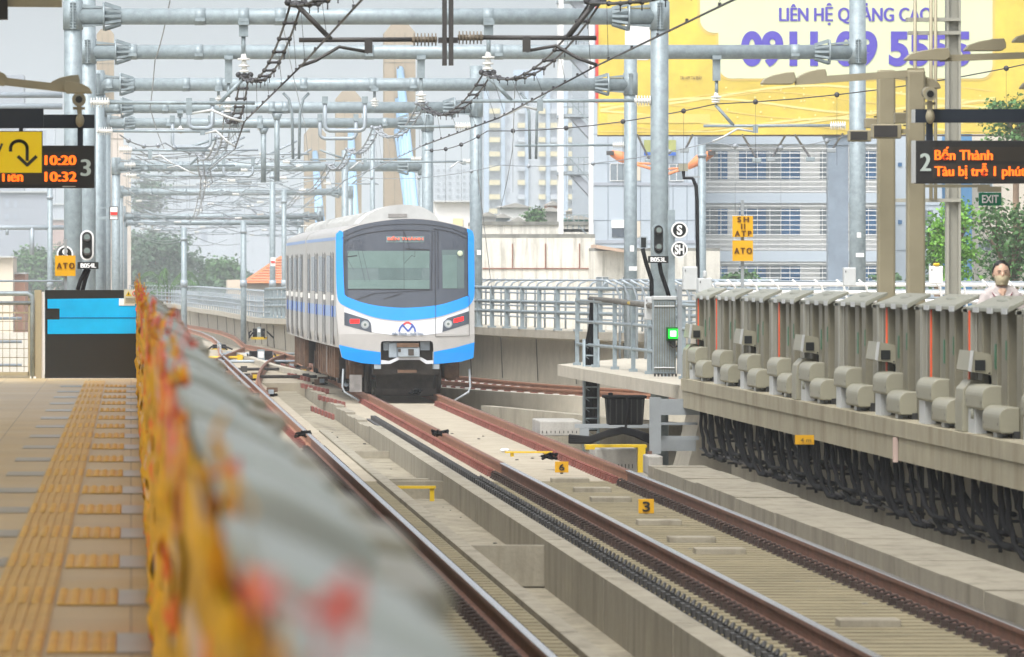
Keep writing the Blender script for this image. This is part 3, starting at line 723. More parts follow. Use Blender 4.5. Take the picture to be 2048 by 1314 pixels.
# yellow low frames and number signs between the rails
def lowframe(px0, px1, py, lab, hh=8):
    Y = 2.85*F/(py+hh-VY); t = thing('track_marker', lab, 'marker frame', (X((px0+px1)/2,Y), Y, -.2), 'yellow frames across the track bed')
    MB().box(X(px0,Y), X(px1,Y), Y-.06, Y+.06, -.2+.055, -.2+.08).build('bar', M['yellow_paint'], t)
    for q in (px0+.14*(px1-px0), px1-.16*(px1-px0)): MB().box(X(q,Y)-.02, X(q,Y)+.03, Y-.04, Y+.04, -.2, -.145).build('leg', M['yellow_paint'], t)
lowframe(1010, 1106, 905, 'low yellow steel frame between the train rails near sign 6')
t = thing('track_marker', 'yellow steel bar spanning the drain beside the trough wall', 'marker frame', (3.9,105,-.35), 'yellow frames across the track bed')
MB().box(3.52,4.1,104.9,105.05,-.27,-.235).build('bar', M['yellow_paint'], t); MB().box(4.02,4.08,104.92,105.0,-.44,-.27).build('leg', M['yellow_paint'], t)
for (ch, a, b_, c, d, base) in (('6', 1110, 923, 1137, 945, 948), ('3', 1277, 998, 1308, 1027, 1030)):
    Y = 2.85*F/(base-VY); t = thing('number_sign', {'6':'orange number board reading six, farther along the track near the yellow frame','3':'orange number board reading three, nearer between the shiny rails'}[ch], 'sign', (X((a+c)/2,Y), Y, -.2), 'orange number boards between the rails')
    MB().pbox(a,b_,c,d,Y,.02).build('board', M['orange_sign'], t, bevel=.003); ptext(ch, a+8, b_+5, c-8, d-4, Y-.002, M['text_dark'], t, .02)
    MB().pbox((a+c)/2-3,d,(a+c)/2+3,base,Y,.015).build('leg', M['dark_steel'], t)
sl = [(1103,1178,953),(1148,1222,972),(1182,1262,991),(1275,1362,1037),(1337,1430,1071),(1390,1490,1094),(1677,1800,1237)]
for i, (a, c, y) in enumerate(sl):
    Y = 2.8*F/(y+6-VY); o = MB().box(X(a,Y), X(c,Y), Y-.12, Y+.32, -.215, -.13).build('concrete_block', M['concrete'], bevel=.01)
    tag(o, ['pale concrete block just behind the orange 6 board','concrete block on the track bed, second nearer than the 6 board','concrete block on the track bed, third nearer than the 6 board','concrete block directly in front of the orange 3 board','concrete block second from the orange 3 board towards the viewer','concrete block third from the orange 3 board towards the viewer','lone concrete block between the shiny rails, nearest the viewer'][i], 'concrete block', 'concrete blocks between the rails')
# steel frame, black tub, yellow frame and white boxes at the platform end
t = thing('support_frame', 'grey steel frame with square post carrying the black tub', 'steel frame', (X(1310,112),112,-.6))
MB().pbox(1300,795,1322,908,112,.16).build('post', M['steel_grey'], t)
for q in ((1150,848,1300,856,121.5),(1160,856.5,1178,872,121.5),(1322,872,1398,880,112.2),(1300,872,1392,902,112.6),(1322,845,1395,850,113),(1322,798,1400,830,113)): MB().pbox(*q,.1).build('beam', M['steel_grey'], t)
MB().pbox(1296,902,1304,945,111.8,.1).build('foot', M['rail_rust'], t)
TY = 116.0
t = thing('black_tub', 'large ribbed black plastic junction tub with cables', 'junction box', (X(1250,TY),TY,-.2))
b = MB(); x0, x1 = X(1213,TY), X(1290,TY); zt_, zb_ = Z(795,TY), Z(850,TY)
b.prism([(x0+.03,zb_),(x1-.03,zb_),(x1,zt_),(x0,zt_)], TY, TY+.5); b.build('body', M['rubber'], t, bevel=.02)
b = MB(); b.pbox(1208,791,1294,797,TY-.03,.55); b.pbox(1217,785,1226,792,TY,.1); b.build('lid', M['rubber'], t, bevel=.015)
b = MB()
for q in (1220,1232,1244,1262,1274,1284): b.pbox(q,799,q+2,847,TY-.03,.03)
b.build('ribs', M['black_matte'], t)
b = MB(); b.tube([W(1254,795,TY-.06),W(1258,815,TY-.08),W(1252,850,TY-.1),W(1250,868,TY-.1)], .02, 6); b.build('cable', M['rubber'], t)
t = thing('cable_bundle', 'bundle of black cables running over the white cable box', 'cables', tuple(W(1200,880,113.5)))
for q in range(4):
    b = MB(); o = q*4; b.tube([W(1140,872+o,122),W(1180,876+o*.7,118.5),W(1215,864+o*.6,115),W(1245,857+o*.6,113.6),W(1270,862+o*.7,113.5),W(1300,872+o,113.4)], .03, 6); b.build('cable', M['rubber'], t)
t = thing('yellow_portal', 'yellow painted steel frame with a thick leg beside the rail', 'steel frame', (X(1230,115.5),115.5,-.6))
b = MB(); b.pbox(1172,890,1294,895,115.5,.5); b.build('top_plate', M['yellow_paint'], t); MB().pbox(1276,895,1291,945,115.5,.2).build('leg', M['yellow_paint'], t); MB().pbox(1172,895,1190,899,115.5,.3).build('bracket', M['yellow_paint'], t)
def cablebox(px0, px1, py0, py1, Y, dpt, lab, slots):
    t = thing('cable_trough', lab, 'cable trough', (X((px0+px1)/2,Y), Y, Z(py1,Y)), 'white cable troughs beside the track')
    MB().pbox(px0,py0,px1,py1,Y,dpt).build('body', M['trough_white'], t, bevel=.02); b = MB()
    for i in range(slots): x = px0+4+(px1-px0-8)*i/slots; b.pbox(x, py1-(py1-py0)*.35, x+1.6, py1-(py1-py0)*.18, Y-.004,.004)
    b.build('slots', M['black_matte'], t)
cablebox(1190, 1275, 897, 945, 116.6, 1.5, 'white slotted cable trough under the yellow steel frame', 11)
cablebox(1080, 1165, 842, 872, 130, 2.5, 'white slotted cable trough beyond the lattice cable mast foot', 9)
cablebox(1297, 1326, 912, 950, 108.5, 1.2, 'white slotted cable trough beside the low wall end', 3)
# lattice cable mast
LY = 137.0
t = thing('lattice_mast', 'grey lattice mast full of black cables rising through the walkway', 'cable mast', (X(1183,LY),LY,-.6))
b = MB()
for px in (1169, 1197):
    for dy in (0, .25): b.tube([(X(px,LY),LY+dy,-.6),(X(px,LY),LY+dy,Z(678,LY))], .022, 5)
b.build('leg', M['galv'], t); b = MB()
for i in range(9):
    y = 690+i*21
    b.tube([W(1169,y,LY),W(1197,y,LY)], .014, 5); b.tube([W(1169,y,LY),(X(1197,LY),LY+.25,Z(y+21,LY))], .008, 4)
b.build('lacing', M['galv'], t)
for q in range(5):
    b = MB(); x = 1173+q*5; b.tube([W(x,862,LY+.12),W(x+random.uniform(-2,2),760,LY+.12),W(x,690,LY+.1),W(1181+q*3,650,LY+.1),W(1184+q*2,597,LY+.1)], .035, 6); b.build('cable', M['rubber'], t)
tag(MB().tube([W(1181,598,LY),W(1230,602,LY-4),W(1262,606,LY-10),W(1305,612,LY-16)], .05, 6).build('cable', M['concrete_dark']), 'spiral wrapped cable strung from lattice mast to the cabinet', 'cable')
b = MB(); b.tube([W(1257,606,LY-10.2),W(1272,607,LY-11),W(1300,616,LY-15)], .025, 6); tag(b.build('cable', M['yellow_paint']), 'short yellow cable tied along the spiral wrapped cable', 'cable')

# ================================================================== SIGNS AND LAMPS UNDER THE CANOPY
def camera_unit(px, py, Y, lab):
    t = thing('security_camera', lab, 'security camera', tuple(W(px, py+14, Y)), 'security cameras on the display beams'); s = S(Y)
    c = W(px, py, Y); b = MB(); b.tube([(c.x,Y,c.z),(c.x,Y+.28,c.z+.02)], 12.5/s, 16); b.tube([(c.x,Y-.03,c.z),(c.x,Y,c.z)], 14/s, 16); b.build('housing', M['olive_steel'], t)
    b = MB(); b.tube([(c.x,Y-.034,c.z),(c.x,Y-.031,c.z)], 10/s, 16); b.build('lens_ring', M['hood'], t); b = MB(); b.tube([(c.x,Y-.04,c.z),(c.x,Y-.035,c.z)], 7/s, 16); b.build('lens', M['black'], t)
    b = MB(); b.bar((c.x,Y+.1,c.z-.07),(c.x+.01,Y+.1,c.z-.22), .05); b.ell((c.x+.01,Y+.08,c.z-.24), (.05,.05,.08)); b.bar((c.x-.07,Y+.1,c.z-.1),(c.x+.07,Y+.1,c.z-.1), .03); b.build('bracket', M['olive_steel'], t)
def u_arrow(px0, py0, px1, py1, Y, parent):
    b = MB(); w_ = px1-px0; h_ = py1-py0; cx = px0+w_*.36; r = w_*.32; pts = [W(cx-r, py0+h_*.42, Y)]
    for i in range(13): a = math.pi-math.pi*i/12; pts.append(W(cx+r*math.cos(a), py0+h_*.32-r*.9*math.sin(a), Y))
    pts.append(W(cx+r, py0+h_*.80, Y)); 
    for p, q in zip(pts, pts[1:]): b.stroke(p, q, .036, .008)
    tip = W(cx+r, py0+h_, Y); b.stroke(W(cx+r-w_*.34, py0+h_*.66, Y-.001), tip, .036, .007); b.stroke(tip+Vector((0,-.002,0)), W(cx+r+w_*.34, py0+h_*.66, Y-.002), .036, .006)
    return b.build('arrow', M['text_dark'], parent)
DY = 90.0
t = thing('departure_display', 'black LED departure display with times 10:20 and 10:32, platform 3', 'display', (X(60,DY),DY,Z(377,DY)))
MB().box(-2.9, X(189,DY), DY, DY+.22, Z(376,DY), Z(291,DY)).build('housing', M['black_matte'], t, bevel=.01)
MB().box(-2.85, X(151,DY), DY-.006, DY-.001, Z(369,DY), Z(338,DY)).build('led_panel', mat('ledpanel', (.035,.028,.02), .4), t); MB().box(-2.85, X(151,DY), DY-.006, DY-.001, Z(334,DY), Z(303,DY)).build('led_panel', bpy.data.materials['ledpanel'], t)
ptext('10:20', 89, 311, 150, 330, DY-.008, M['led'], t, fb=.008); ptext('10:32', 89, 344, 151, 363, DY-.008, M['led'], t, fb=.008)
ptext('Tiên', -2, 343, 44, 363, DY-.008, M['led'], t, fb=.007); ptext('3', 161, 319, 179, 352, DY-.003, M['text_lit'], t, fb=.008)
b = MB(); b.pbox(125,372,151,374,DY-.004,.003); b.build('maker_mark', M['text_grey'], t)
b = MB(); b.box(-3.2, X(189,DY), DY+.02, DY+.2, Z(256,DY), Z(229,DY)); b.build('support_beam', M['navy_beam'], t); MB().pbox(155,256,166,291,DY+.05,.08).build('hanger', M['navy_beam'], t)
b = MB(); b.box(-3.2, X(87,87), 87, 87.15, Z(256,87), Z(217,87)); b2 = b; SYY = 87.0
t = thing('direction_sign', 'yellow backlit sign with a black hooked arrow and slash', 'sign', (X(40,SYY),SYY,Z(345,SYY)))
b2.build('support_beam', M['navy_beam'], t); MB().box(-2.9, X(85,SYY), SYY, SYY+.12, Z(347,SYY), Z(262,SYY)).build('housing', M['black_matte'], t)
MB().box(-2.88, X(83.5,SYY), SYY-.008, SYY-.001, Z(345.5,SYY), Z(263.5,SYY)).build('yellow_panel', M['yellow_lit'], t)
MB().pbox(38,255,46,263,SYY+.03,.06).build('hanger', M['navy_beam'], t)
u_arrow(19, 281, 71, 330, SYY-.014, t); b = MB(); b.stroke(W(-6,312,SYY-.012), W(4,288,SYY-.012), .025, .01); b.build('slash', M['text_dark'], t)
camera_unit(158, 199, DY-.2, 'round security camera above the left departure display')
RY = 84.0
t = thing('departure_display', 'black LED display reading Bến Thành, train delayed, platform 2', 'display', (X(1940,RY),RY,Z(367,RY)))
MB().box(X(1832,RY), X(2180,RY), RY, RY+.22, Z(367,RY), Z(281,RY)).build('housing', M['black_matte'], t, bevel=.01); MB().pbox(1826,281,1831.5,366,RY+.01,.2).build('end_cap', M['cap_pale'], t)
MB().box(X(1866,RY), X(2170,RY), RY-.006, RY-.001, Z(357,RY), Z(329,RY)).build('led_panel', bpy.data.materials['ledpanel'], t); MB().box(X(1866,RY), X(2170,RY), RY-.006, RY-.001, Z(322,RY), Z(294,RY)).build('led_panel', bpy.data.materials['ledpanel'], t)
ptext('2', 1840, 307, 1859, 342, RY-.003, M['text_lit'], t, fb=.008); ptext('Bến Thành', 1869, 294, 1984, 320, RY-.008, M['led'], t, fb=.0045)
ptext('Tàu bị trễ 1 phút.', 1869, 327, 2054, 358, RY-.008, M['led'], t, fb=.0045)
MB().box(X(1831,RY), X(2200,RY), RY+.02, RY+.2, Z(245,RY), Z(218,RY)).build('support_beam', M['navy_beam'], t); MB().pbox(1826,219,1831,245,RY+.02,.18).build('end_cap', M['cap_pale'], t); MB().pbox(1853,245,1866,281,RY+.05,.08).build('hanger', M['navy_beam'], t)
camera_unit(1860, 188, RY-.2, 'round security camera above the right departure display')
t = thing('exit_sign', 'small green EXIT sign hung below the right display', 'sign', (X(1980,95),95,Z(410,95)))
MB().pbox(1958,385,2003,411,95,.06).build('box', M['green_sign'], t, bevel=.004); ptext('EXIT', 1964, 390, 1997, 406, 94.99, M['white_paint'], t, .02); MB().pbox(1956,373,2003,384,95.0,.08).build('housing', M['olive_steel'], t); MB().pbox(1820,369,1980,375,95.1,.05).build('support_beam', M['olive_steel'], t)
def lamp_head(px0, px1, py, Y, t, flip=1):
    """slim street lamp head, tip at px0, root at px1"""
    b = MB(); vs = []
    x0, x1 = X(px0,Y), X(px1,Y); z_ = Z(py,Y); s = S(Y); n = 8
    prof = [(0,0),(.10,-9),(.35,-16),(.7,-21),(.95,-22),(1,-12),(1,-3),(.9,3),(0,3)]
    b.prism([(x0+(x1-x0)*u, z_-v/s) for u, v in prof], Y-.12, Y+.12); return b.build('lamp_head', M['olive_steel'], t, bevel=.015)
t = thing('platform_lamp', 'olive double headed platform lamp arm above the left display', 'lamp', tuple(W(0,170,80)))
b = MB(); b.bar(W(-60,152,80), W(10,163,80), .10); b.bar(W(10,163,80), W(150,179,80), .07, .08); b.build('arm', M['olive_steel'], t); lamp_head(184, 128, 184, 80, t); lamp_head(98, 160, 172, 80.2, t); lamp_head(16, -46, 157, 80.4, t)
t = thing('hanging_box', 'dark box corner hanging at the top left edge of view', 'equipment box', tuple(W(0,38,80))); MB().box(-3, X(15,80), 80, 80.3, Z(38,80), Z(-40,80)).build('box', M['black_matte'], t)
b = MB(); b.bar(W(15,2,80.1), W(124,3,80.1), .05, .12); b.build('arm', M['olive_steel'], t)
def lamp_post(px, Yp, lab, arms):
    t = thing('lamp_post', lab, 'lamp post', (X(px,Yp),Yp,1.1), 'olive lamp posts behind the right gates')
    b = MB(); r = .10; x = X(px,Yp); b.box(x-r, x+r, Yp-r, Yp+r, 1.1, Z(140,Yp)+(.0)); b.build('post', M['olive_steel'], t, bevel=.025)
    for (q0, y0, q1, y1, heads) in arms:
        b = MB(); b.bar(W(q0,y0,Yp-.02), W(q1,y1,Yp-.02), .12, 14/S(Yp)); b.build('arm', M['olive_steel'], t)
        for (h0, h1, hy, dy) in heads: lamp_head(h0, h1, hy, Yp+dy, t)
    for (a, c, d, e) in ():
        pass
    return t
t1 = lamp_post(1772, 89.3, 'olive platform post with two loudspeakers at mid height', [(1772,148,1850,158,[(1880,1838,175,.1)])])
t2 = lamp_post(1831, 86.0, 'olive platform post carrying the long double headed lamp arm', [(1590,163,1835,146,[(1522,1590,166,.0),(1592,1652,160,.25)])])
b = MB(); b.box(X(1815,86.0),X(1848,86.0),85.95,86.05,Z(150,86),Z(136,86)); b.build('post_cap', M['olive_steel'], t2)
t = thing('platform_lamp', 'olive double headed lamp arm reaching in above the right display', 'lamp', tuple(W(1900,120,84))); b = MB(); b.bar(W(1880,117,84), W(2120,108,84), .10, 13/S(84)); b.build('arm', M['olive_steel'], t)
lamp_head(1809, 1898, 118, 84, t); lamp_head(1928, 2010, 99, 84.3, t); lamp_head(2025, 2110, 82, 84.4, t); lamp_head(2040, 2110, 175, 84.5, t)
def speaker(px0, py0, px1, py1, Y, lab, side):
    t = thing('loudspeaker', lab, 'loudspeaker', tuple(W((px0+px1)/2,py1,Y)), 'box loudspeakers on the platform posts')
    b = MB(); b.pbox(px0,py0,px1,py1,Y,.22); b.build('box', M['olive_steel'], t, bevel=.012); b = MB(); b.pbox(px0+3,py0+3,px1-8,py1-3,Y-.006,.004); b.build('grille', M['dark_steel'], t)
    b = MB(); b.bar(W(px1,(py0+py1)/2,Y+.1), W(px1+14,(py0+py1)/2,Y+.1), .05); b.build('bracket', M['olive_steel'], t)
speaker(1698,260,1743,283,88.6,'loudspeaker box pointing down left on the first olive post',-1); speaker(1745,248,1803,277,85.6,'larger loudspeaker box between the two olive posts',-1)
for (a,c,d,e,Y_,lab) in ((1731,236,1754,256,89.6,'small grey box strapped beside the first olive post'),(1790,225,1813,247,86.3,'small grey box strapped beside the second olive post')):
    t = thing('junction_box', lab, 'junction box', tuple(W((a+d)/2,e,Y_)), 'junction boxes strapped to the posts'); MB().pbox(a,c,d,e,Y_,.18).build('box', M['olive_steel'], t, bevel=.01); b = MB(); b.pbox(d-6,c-4,d+40,c-1,Y_-.2,.02); b.pbox(d-6,e+2,d+40,e+5,Y_-.2,.02); b.build('strap', M['dark_steel'], t)
# grey ladder mast behind the platform
MY = 128.0
t = thing('equipment_mast', 'tall grey H section mast with ladder brackets behind the EXIT sign', 'mast', (X(1907,MY),MY,-.6))
b = MB(); b.box(X(1893,MY),X(1898,MY),MY,MY+.25,-.6,8.6); b.box(X(1917,MY),X(1922,MY),MY,MY+.25,-.6,8.6); b.box(X(1898,MY),X(1917,MY),MY+.1,MY+.13,-.6,8.6); b.build('column', M['gate_post'], t)
for (y, x0) in ((38,1815),(65,1818),(400,1790)): b = MB(); b.pbox(x0,y-3,1922,y+4,MY-.05,.3); b.build('bracket', M['gate_post'], t)
for x in (1830,1862,1871): b = MB(); b.tube([W(x,-60,MY-.1),W(x,400,MY-.1)], .03, 6); b.build('guide_tube', M['olive_steel'], t)
# ================================================================== TRAIN
TY0 = 168.0; TS = S(TY0)
def fx(px): return (px-814)/TS
def fz(py): return H-(py-VY)/TS
def surf(x, z): return .20*(abs(x)/1.49)**2.6 + (max(0, z-1.3)*.13) + (max(0, .9-z)*.10)
def face_poly(pts, layer, m, name, parent, px=True, hole=None):
    P_ = [(fx(a), fz(c)) for a, c in pts] if px else pts
    bm = bmesh.new(); vs = [bm.verts.new((p[0], 0, p[1])) for p in P_]; bm.faces.new(vs)
    for k in range(-12, 13):
        bmesh.ops.bisect_plane(bm, geom=bm.verts[:]+bm.edges[:]+bm.faces[:], plane_co=(k*.125,0,0), plane_no=(1,0,0))
    for k in range(0, 20):
        bmesh.ops.bisect_plane(bm, geom=bm.verts[:]+bm.edges[:]+bm.faces[:], plane_co=(0,0,.3+k*.2), plane_no=(0,0,1))
    bmesh.ops.triangulate(bm, faces=bm.faces)
    for v in bm.verts: v.co.y = surf(v.co.x, v.co.z)-layer*.006
    ext = bmesh.ops.extrude_face_region(bm, geom=bm.faces[:])
    for v in [e for e in ext['geom'] if isinstance(e, bmesh.types.BMVert)]: v.co.y += .005
    bmesh.ops.recalc_face_normals(bm, faces=bm.faces)
    me = bpy.data.meshes.new(name); bm.to_mesh(me); bm.free(); me.materials.append(m)
    for p in me.polygons: p.use_smooth = False
    o = bpy.data.objects.new(name, me); C.objects.link(o); o.parent = parent; return o
def arc(pts, n=5):
    out = []
    for i in range(len(pts)-1):
        p0 = Vector(pts[max(i-1,0)]); p1 = Vector(pts[i]); p2 = Vector(pts[i+1]); p3 = Vector(pts[min(i+2,len(pts)-1)])
        for k in range(n):
            t = k/n; out.append(tuple(.5*((2*p1)+(-p0+p2)*t+(2*p0-5*p1+4*p2-p3)*t*t+(-p0+3*p1-3*p2+p3)*t**3)))
    out.append(tuple(pts[-1])); return out
def Q(zx, zy): return (512+zx/2.629, 350+zy/2.629)       # coordinates read on a zoomed detail of the nose
top = arc([Q(425,310),Q(445,290),Q(540,262),Q(660,238),Q(800,226),Q(930,234),Q(1040,256),Q(1118,280),Q(1145,296),Q(1152,320)])
def car_body(rev=False, L=19.3):
    t = thing('car_body', '', 'x')
def profile(hw, zb):
    pr = [(-hw+.04, zb),(hw-.04, zb),(hw, zb+.25),(hw, 3.35)]
    pr += [(hw-.18+.18*math.cos(a), 3.35+.22*math.sin(a)) for a in [i*math.pi/12 for i in range(1, 6)]]
    pr += [(x, 3.60+.16*math.cos(x/hw*math.pi/2)) for x in (1.1,.7,.3,0,-.3,-.7,-1.1)]
    pr += [(-hw+.18-.18*math.cos(a), 3.35+.22*math.sin(a)) for a in [i*math.pi/12 for i in range(5, 0, -1)]]
    pr += [(-hw, 3.35),(-hw, zb+.25)]
    return pr
def make_car(lab, loc, rz, front):
    t = thing('metro_car', lab, 'metro train', loc, 'cars of the blue and silver train', rz)
    y0 = .75 if front else .0; y1 = 19.4
    b = MB(); b.prism(profile(1.475, 1.0), y0, y1); b.build('body', M['silver'], t, local=True)
    b = MB()
    for k in range(4):
        a = 6.0+k*3.4 if front else 1.5+k*4.4
        rp = [(1.05*math.cos(q), 3.58+.42*math.sin(q)**.6) for q in [i*math.pi/12 for i in range(13)]]
        b.prism(rp, a, a+2.7)
        for q in range(5): b.prism([(x*1.02, 3.58+(z_-3.58)*1.05) for x, z_ in rp], a+.2+q*.5, a+.38+q*.5)
    b.build('roof_unit', M['roof_grey'], t, local=True)
    for side in (-1, 1):
        x = side*1.475
        def sb(nm, m, y_a, y_b, z_a, z_b, th=.006): bb = MB(); lo, hi = sorted((x, x+side*th)); bb.box(lo, hi, y_a, y_b, z_a, z_b); return bb.build(nm, m, t, local=True)
        sb('blue_stripe', M['band_pale'], y0+.8, y1-.2, 1.66, 1.90, .003)
        sb('shoulder_stripe', M['band_pale'], y0+.4, y1, 3.33, 3.40, .004)
        for k in range(4):
            c = 3.4+k*4.75
            d = sb('door', M['silver'], c-.68, c+.68, 1.05, 3.05, .012)
            for q in (-1, 1):
                yc = c+q*.34; lo, hi = sorted((x+side*.012, x+side*.016))
                bb = MB(); bb.box(lo, hi, yc-.2, yc+.2, 2.18, 2.95); bb.build('door_window', M['win_dark'], d, local=True)
            bb = MB(); lo, hi = sorted((x+side*.012, x+side*.02)); bb.box(lo, hi, c-.012, c+.012, 1.06, 3.05); bb.box(lo, hi, c-.70, c-.67, 1.05, 3.08); bb.box(lo,hi,c+.67,c+.70,1.05,3.08); bb.build('seal', M['black_line'], d, local=True)
            bb = MB(); lo, hi = sorted((x+side*.012, x+side*.03)); bb.box(lo, hi, c-.66, c-.03, 1.66, 1.90); bb.build('door_stripe', M['band_blue'], d, local=True)
            bb = MB(); lo, hi = sorted((x+side*.01, x+side*.06)); bb.box(lo, hi, c-.95, c-.85, 2.02, 2.14); bb.build('door_lamp', M['insulator'], d, local=True)
            if k < 3:
                for q in (1.25, 2.4): sb('window', M['win_dark'], c+q, c+q+.95, 2.2, 3.0, .005)
    b = MB()
    for k in range(6): a = 5.2+k*1.7; b.box(-1.3, 1.3, a, a+1.3, .38+.1*(k % 2), 1.0)
    b.build('underfloor_box', M['under'], t, local=True)
    b = MB()
    for k in range(8): a = 4.6+k*1.35; b.box(-1.38, -1.28, a, a+.4, .3, .98); b.box(1.28, 1.38, a, a+.4, .3, .98)
    b.build('underfloor_bracket', M['under_brown'], t, local=True)
    b = MB(); b.box(-1.36,-1.30,9,10.2,.35,.95); b.box(-1.36,-1.30,6.2,6.9,.4,.95); b.build('underfloor_panel', M['under_grey'], t, local=True)
    for yb in (3.0, 16.0):
        bg_ = MB(); 
        for s_ in (-1, 1): bg_.box(s_*.98-.09, s_*.98+.09, yb-1.5, yb+1.5, .34, .62); bg_.box(s_*1.05-.1, s_*1.05+.1, yb-1.2, yb-.85, .28, .7); bg_.box(s_*1.05-.1,s_*1.05+.1,yb+.85,yb+1.2,.28,.7); bg_.box(s_*.98-.16,s_*.98+.16,yb-.3,yb+.3,.6,1.0)
        bg_.box(-.9, .9, yb-.25, yb+.25, .35, .85); bo = bg_.build('bogie', M['under_brown'], t, local=True)
        for yy in (yb-1.05, yb+1.05):
            for s_ in (-1, 1):
                wb = MB(); wb.tube([(s_*.69,yy,.43),(s_*.715,yy,.43)], .455, 24); wb.tube([(s_*.715,yy,.43),(s_*.82,yy,.43)], .43, 24); wb.build('wheel', M['under'], bo, local=True)
            wb = MB(); wb.tube([(-.7,yy,.43),(.7,yy,.43)], .09, 10); wb.build('axle', M['under'], bo, local=True)
    return t
hd = .013
car = make_car('leading metro car with blue framed black windshield and red tail lamps', (X(814,TY0), TY0, 0), hd, True)
# nose shell
outl = [Q(655,997),Q(560,990),Q(470,968),Q(455,960),Q(440,890),Q(425,700)]+top+[Q(1153,640),Q(1152,880),Q(1146,962),Q(1080,982),Q(935,995),Q(932,890)]
outl += [Q(928,878),Q(918,873),Q(670,873),Q(660,878),Q(656,890)]
face_poly(outl, 0, M['silver'], 'nose', car)
# shell behind the face, joining it to the body
ring = [Q(455,960),Q(440,890),Q(425,700)]+top+[Q(1153,640),Q(1152,880),Q(1146,962)]
b = MB(); n = len(ring); vs_ = []
for (a, c) in ring: x, z = fx(a), fz(c); vs_.append((x, surf(x,z)+.001, z))
for (a, c) in ring: x, z = fx(a), fz(c); xx = max(-1.475, min(1.475, x*.995)); vs_.append((xx, .80, z if z < 3.3 else min(z, 3.60+.16*math.cos(xx/1.475*math.pi/2))-.01))
b.add(vs_, [(i, i+1, i+1+n, i+n) for i in range(n-1)], False); b.build('nose_side', M['silver'], car, local=True)
blue = arc([Q(425,310),Q(445,290)],3)+[Q(462,300),Q(460,400),Q(464,560),Q(468,628)]+arc([Q(480,640),Q(560,670),Q(660,690),Q(790,698),Q(945,686),Q(1040,662),Q(1118,634)])+[Q(1120,560),Q(1118,400),Q(1116,282)]+arc([Q(1120,281),Q(1145,296),Q(1153,330)],3)+arc([Q(1154,600),Q(1148,650),Q(1120,690),Q(1070,712),Q(945,748),Q(790,764),Q(690,760),Q(600,742),Q(520,712),Q(470,690),Q(440,668),Q(428,620),Q(424,500)])
face_poly(blue, 1, M['train_blue'], 'blue_surround', car)
face_poly([Q(466,698)]+arc([Q(470,697),Q(520,719),Q(600,750),Q(690,768),Q(790,773),Q(945,757),Q(1070,720),Q(1124,694)])+[Q(1124,716),Q(1010,752),Q(984,776),Q(980,828)]+arc([Q(940,836),Q(860,846),Q(780,846),Q(690,838),Q(610,826)])+[Q(608,790),Q(590,760),Q(466,720)], 1.1, M['train_white'], 'white_belt', car)
black = [Q(462,300)]+arc([Q(462,296),Q(540,266),Q(660,242),Q(800,230),Q(930,238),Q(1040,260),Q(1116,282)])+[Q(1118,400),Q(1120,560),Q(1118,634)]+arc([Q(1118,634),Q(1040,662),Q(945,686),Q(790,698),Q(660,690),Q(560,670),Q(480,640)])+[Q(468,628),Q(464,560),Q(460,400)]
wsx = face_poly(black, 1.05, M['windshield'], 'windshield', car)
face_poly([Q(484,398),Q(916,398),Q(914,600),Q(486,598)], 2.0, M['cab_glass'], 'front_window', wsx)
face_poly([Q(980,394),Q(1100,394),Q(1098,597),Q(982,597)], 2.0, M['cab_glass'], 'door_window', wsx)
def fbar(a, c, wpx, layer, m, nm, par, n=8):
    a = Vector(Q(*a)); c = Vector(Q(*c)); d = (c-a).normalized(); nn = Vector((-d.y, d.x))*wpx/2/2.629
    pts = [tuple(a+nn+(c-a)*i/n) for i in range(n+1)]+[tuple(c-nn-(c-a)*i/n) for i in range(n+1)]
    return face_poly(pts, layer, m, nm, par)
for (a, c, d, e) in ((486,400,914,488),(660,402,690,430),(890,402,912,430)): face_poly([Q(a,c),Q(d,c),Q(d,e),Q(a,e)], 2.6, M['cab_inside'], 'cab_view', wsx)
face_poly([Q(650,488),Q(872,488),Q(872,548),Q(650,548)], 2.7, M['cab_inside_dark'], 'cab_view', wsx); face_poly([Q(486,552),Q(914,552),Q(914,598),Q(486,598)], 2.6, M['cab_inside'], 'cab_view', wsx)
face_poly([Q(985,420),Q(1060,420),Q(1060,596),Q(985,596)], 2.6, M['cab_inside'], 'cab_view', wsx)
for s_ in (((945,280),(945,690)),((960,290),(960,600)),((470,336),(470,600)),((930,290),(925,610)),((484,602),(916,602)),((1118,300),(1118,640))): fbar(*s_, 3.5, 2.3, M['black_line'], 'frame_line', wsx)
frl = arc([Q(470,346),Q(540,315),Q(660,293),Q(800,287),Q(915,292)]); face_poly(frl+[(a, c+1.6) for a, c in reversed(frl)], 2.3, M['black_line'], 'frame_line', wsx)
frl = arc([Q(945,282),Q(1040,300),Q(1112,332)]); face_poly(frl+[(a, c+1.4) for a, c in reversed(frl)], 2.3, M['black_line'], 'frame_line', wsx)
frl = arc([Q(455,330),Q(540,290),Q(660,264),Q(800,256),Q(930,262),Q(1040,282),Q(1110,312)]); face_poly(frl+[(a, c+1.2) for a, c in reversed(frl)], 2.3, M['black_line'], 'frame_line', wsx)
for (a, c, wd) in (((780,290),(780,600),2),((778,292),(800,345),4),((800,345),(808,385),3),((790,388),(915,394),6),((480,430),(535,424),6),((838,400),(838,430),2),((838,430),(822,422),2),((822,422),(782,464),2)): fbar(a, c, wd, 3.0, M['black_line'], 'mirror_arm', wsx)
for (a, c, wd) in (((530,655),(625,622),3.5),((672,652),(770,622),3.5),((625,622),(915,606),2)): fbar(a, c, wd, 3.2, M['black_line'], 'wiper', wsx)
for (a, c) in (((520,340),(500,380)),((500,380),(484,420)),((484,440),(516,500)),((525,335),(575,560)),((548,340),(600,560))): fbar(a, c, 2, 3.0, M['windshield'], 'reflection_line', wsx)
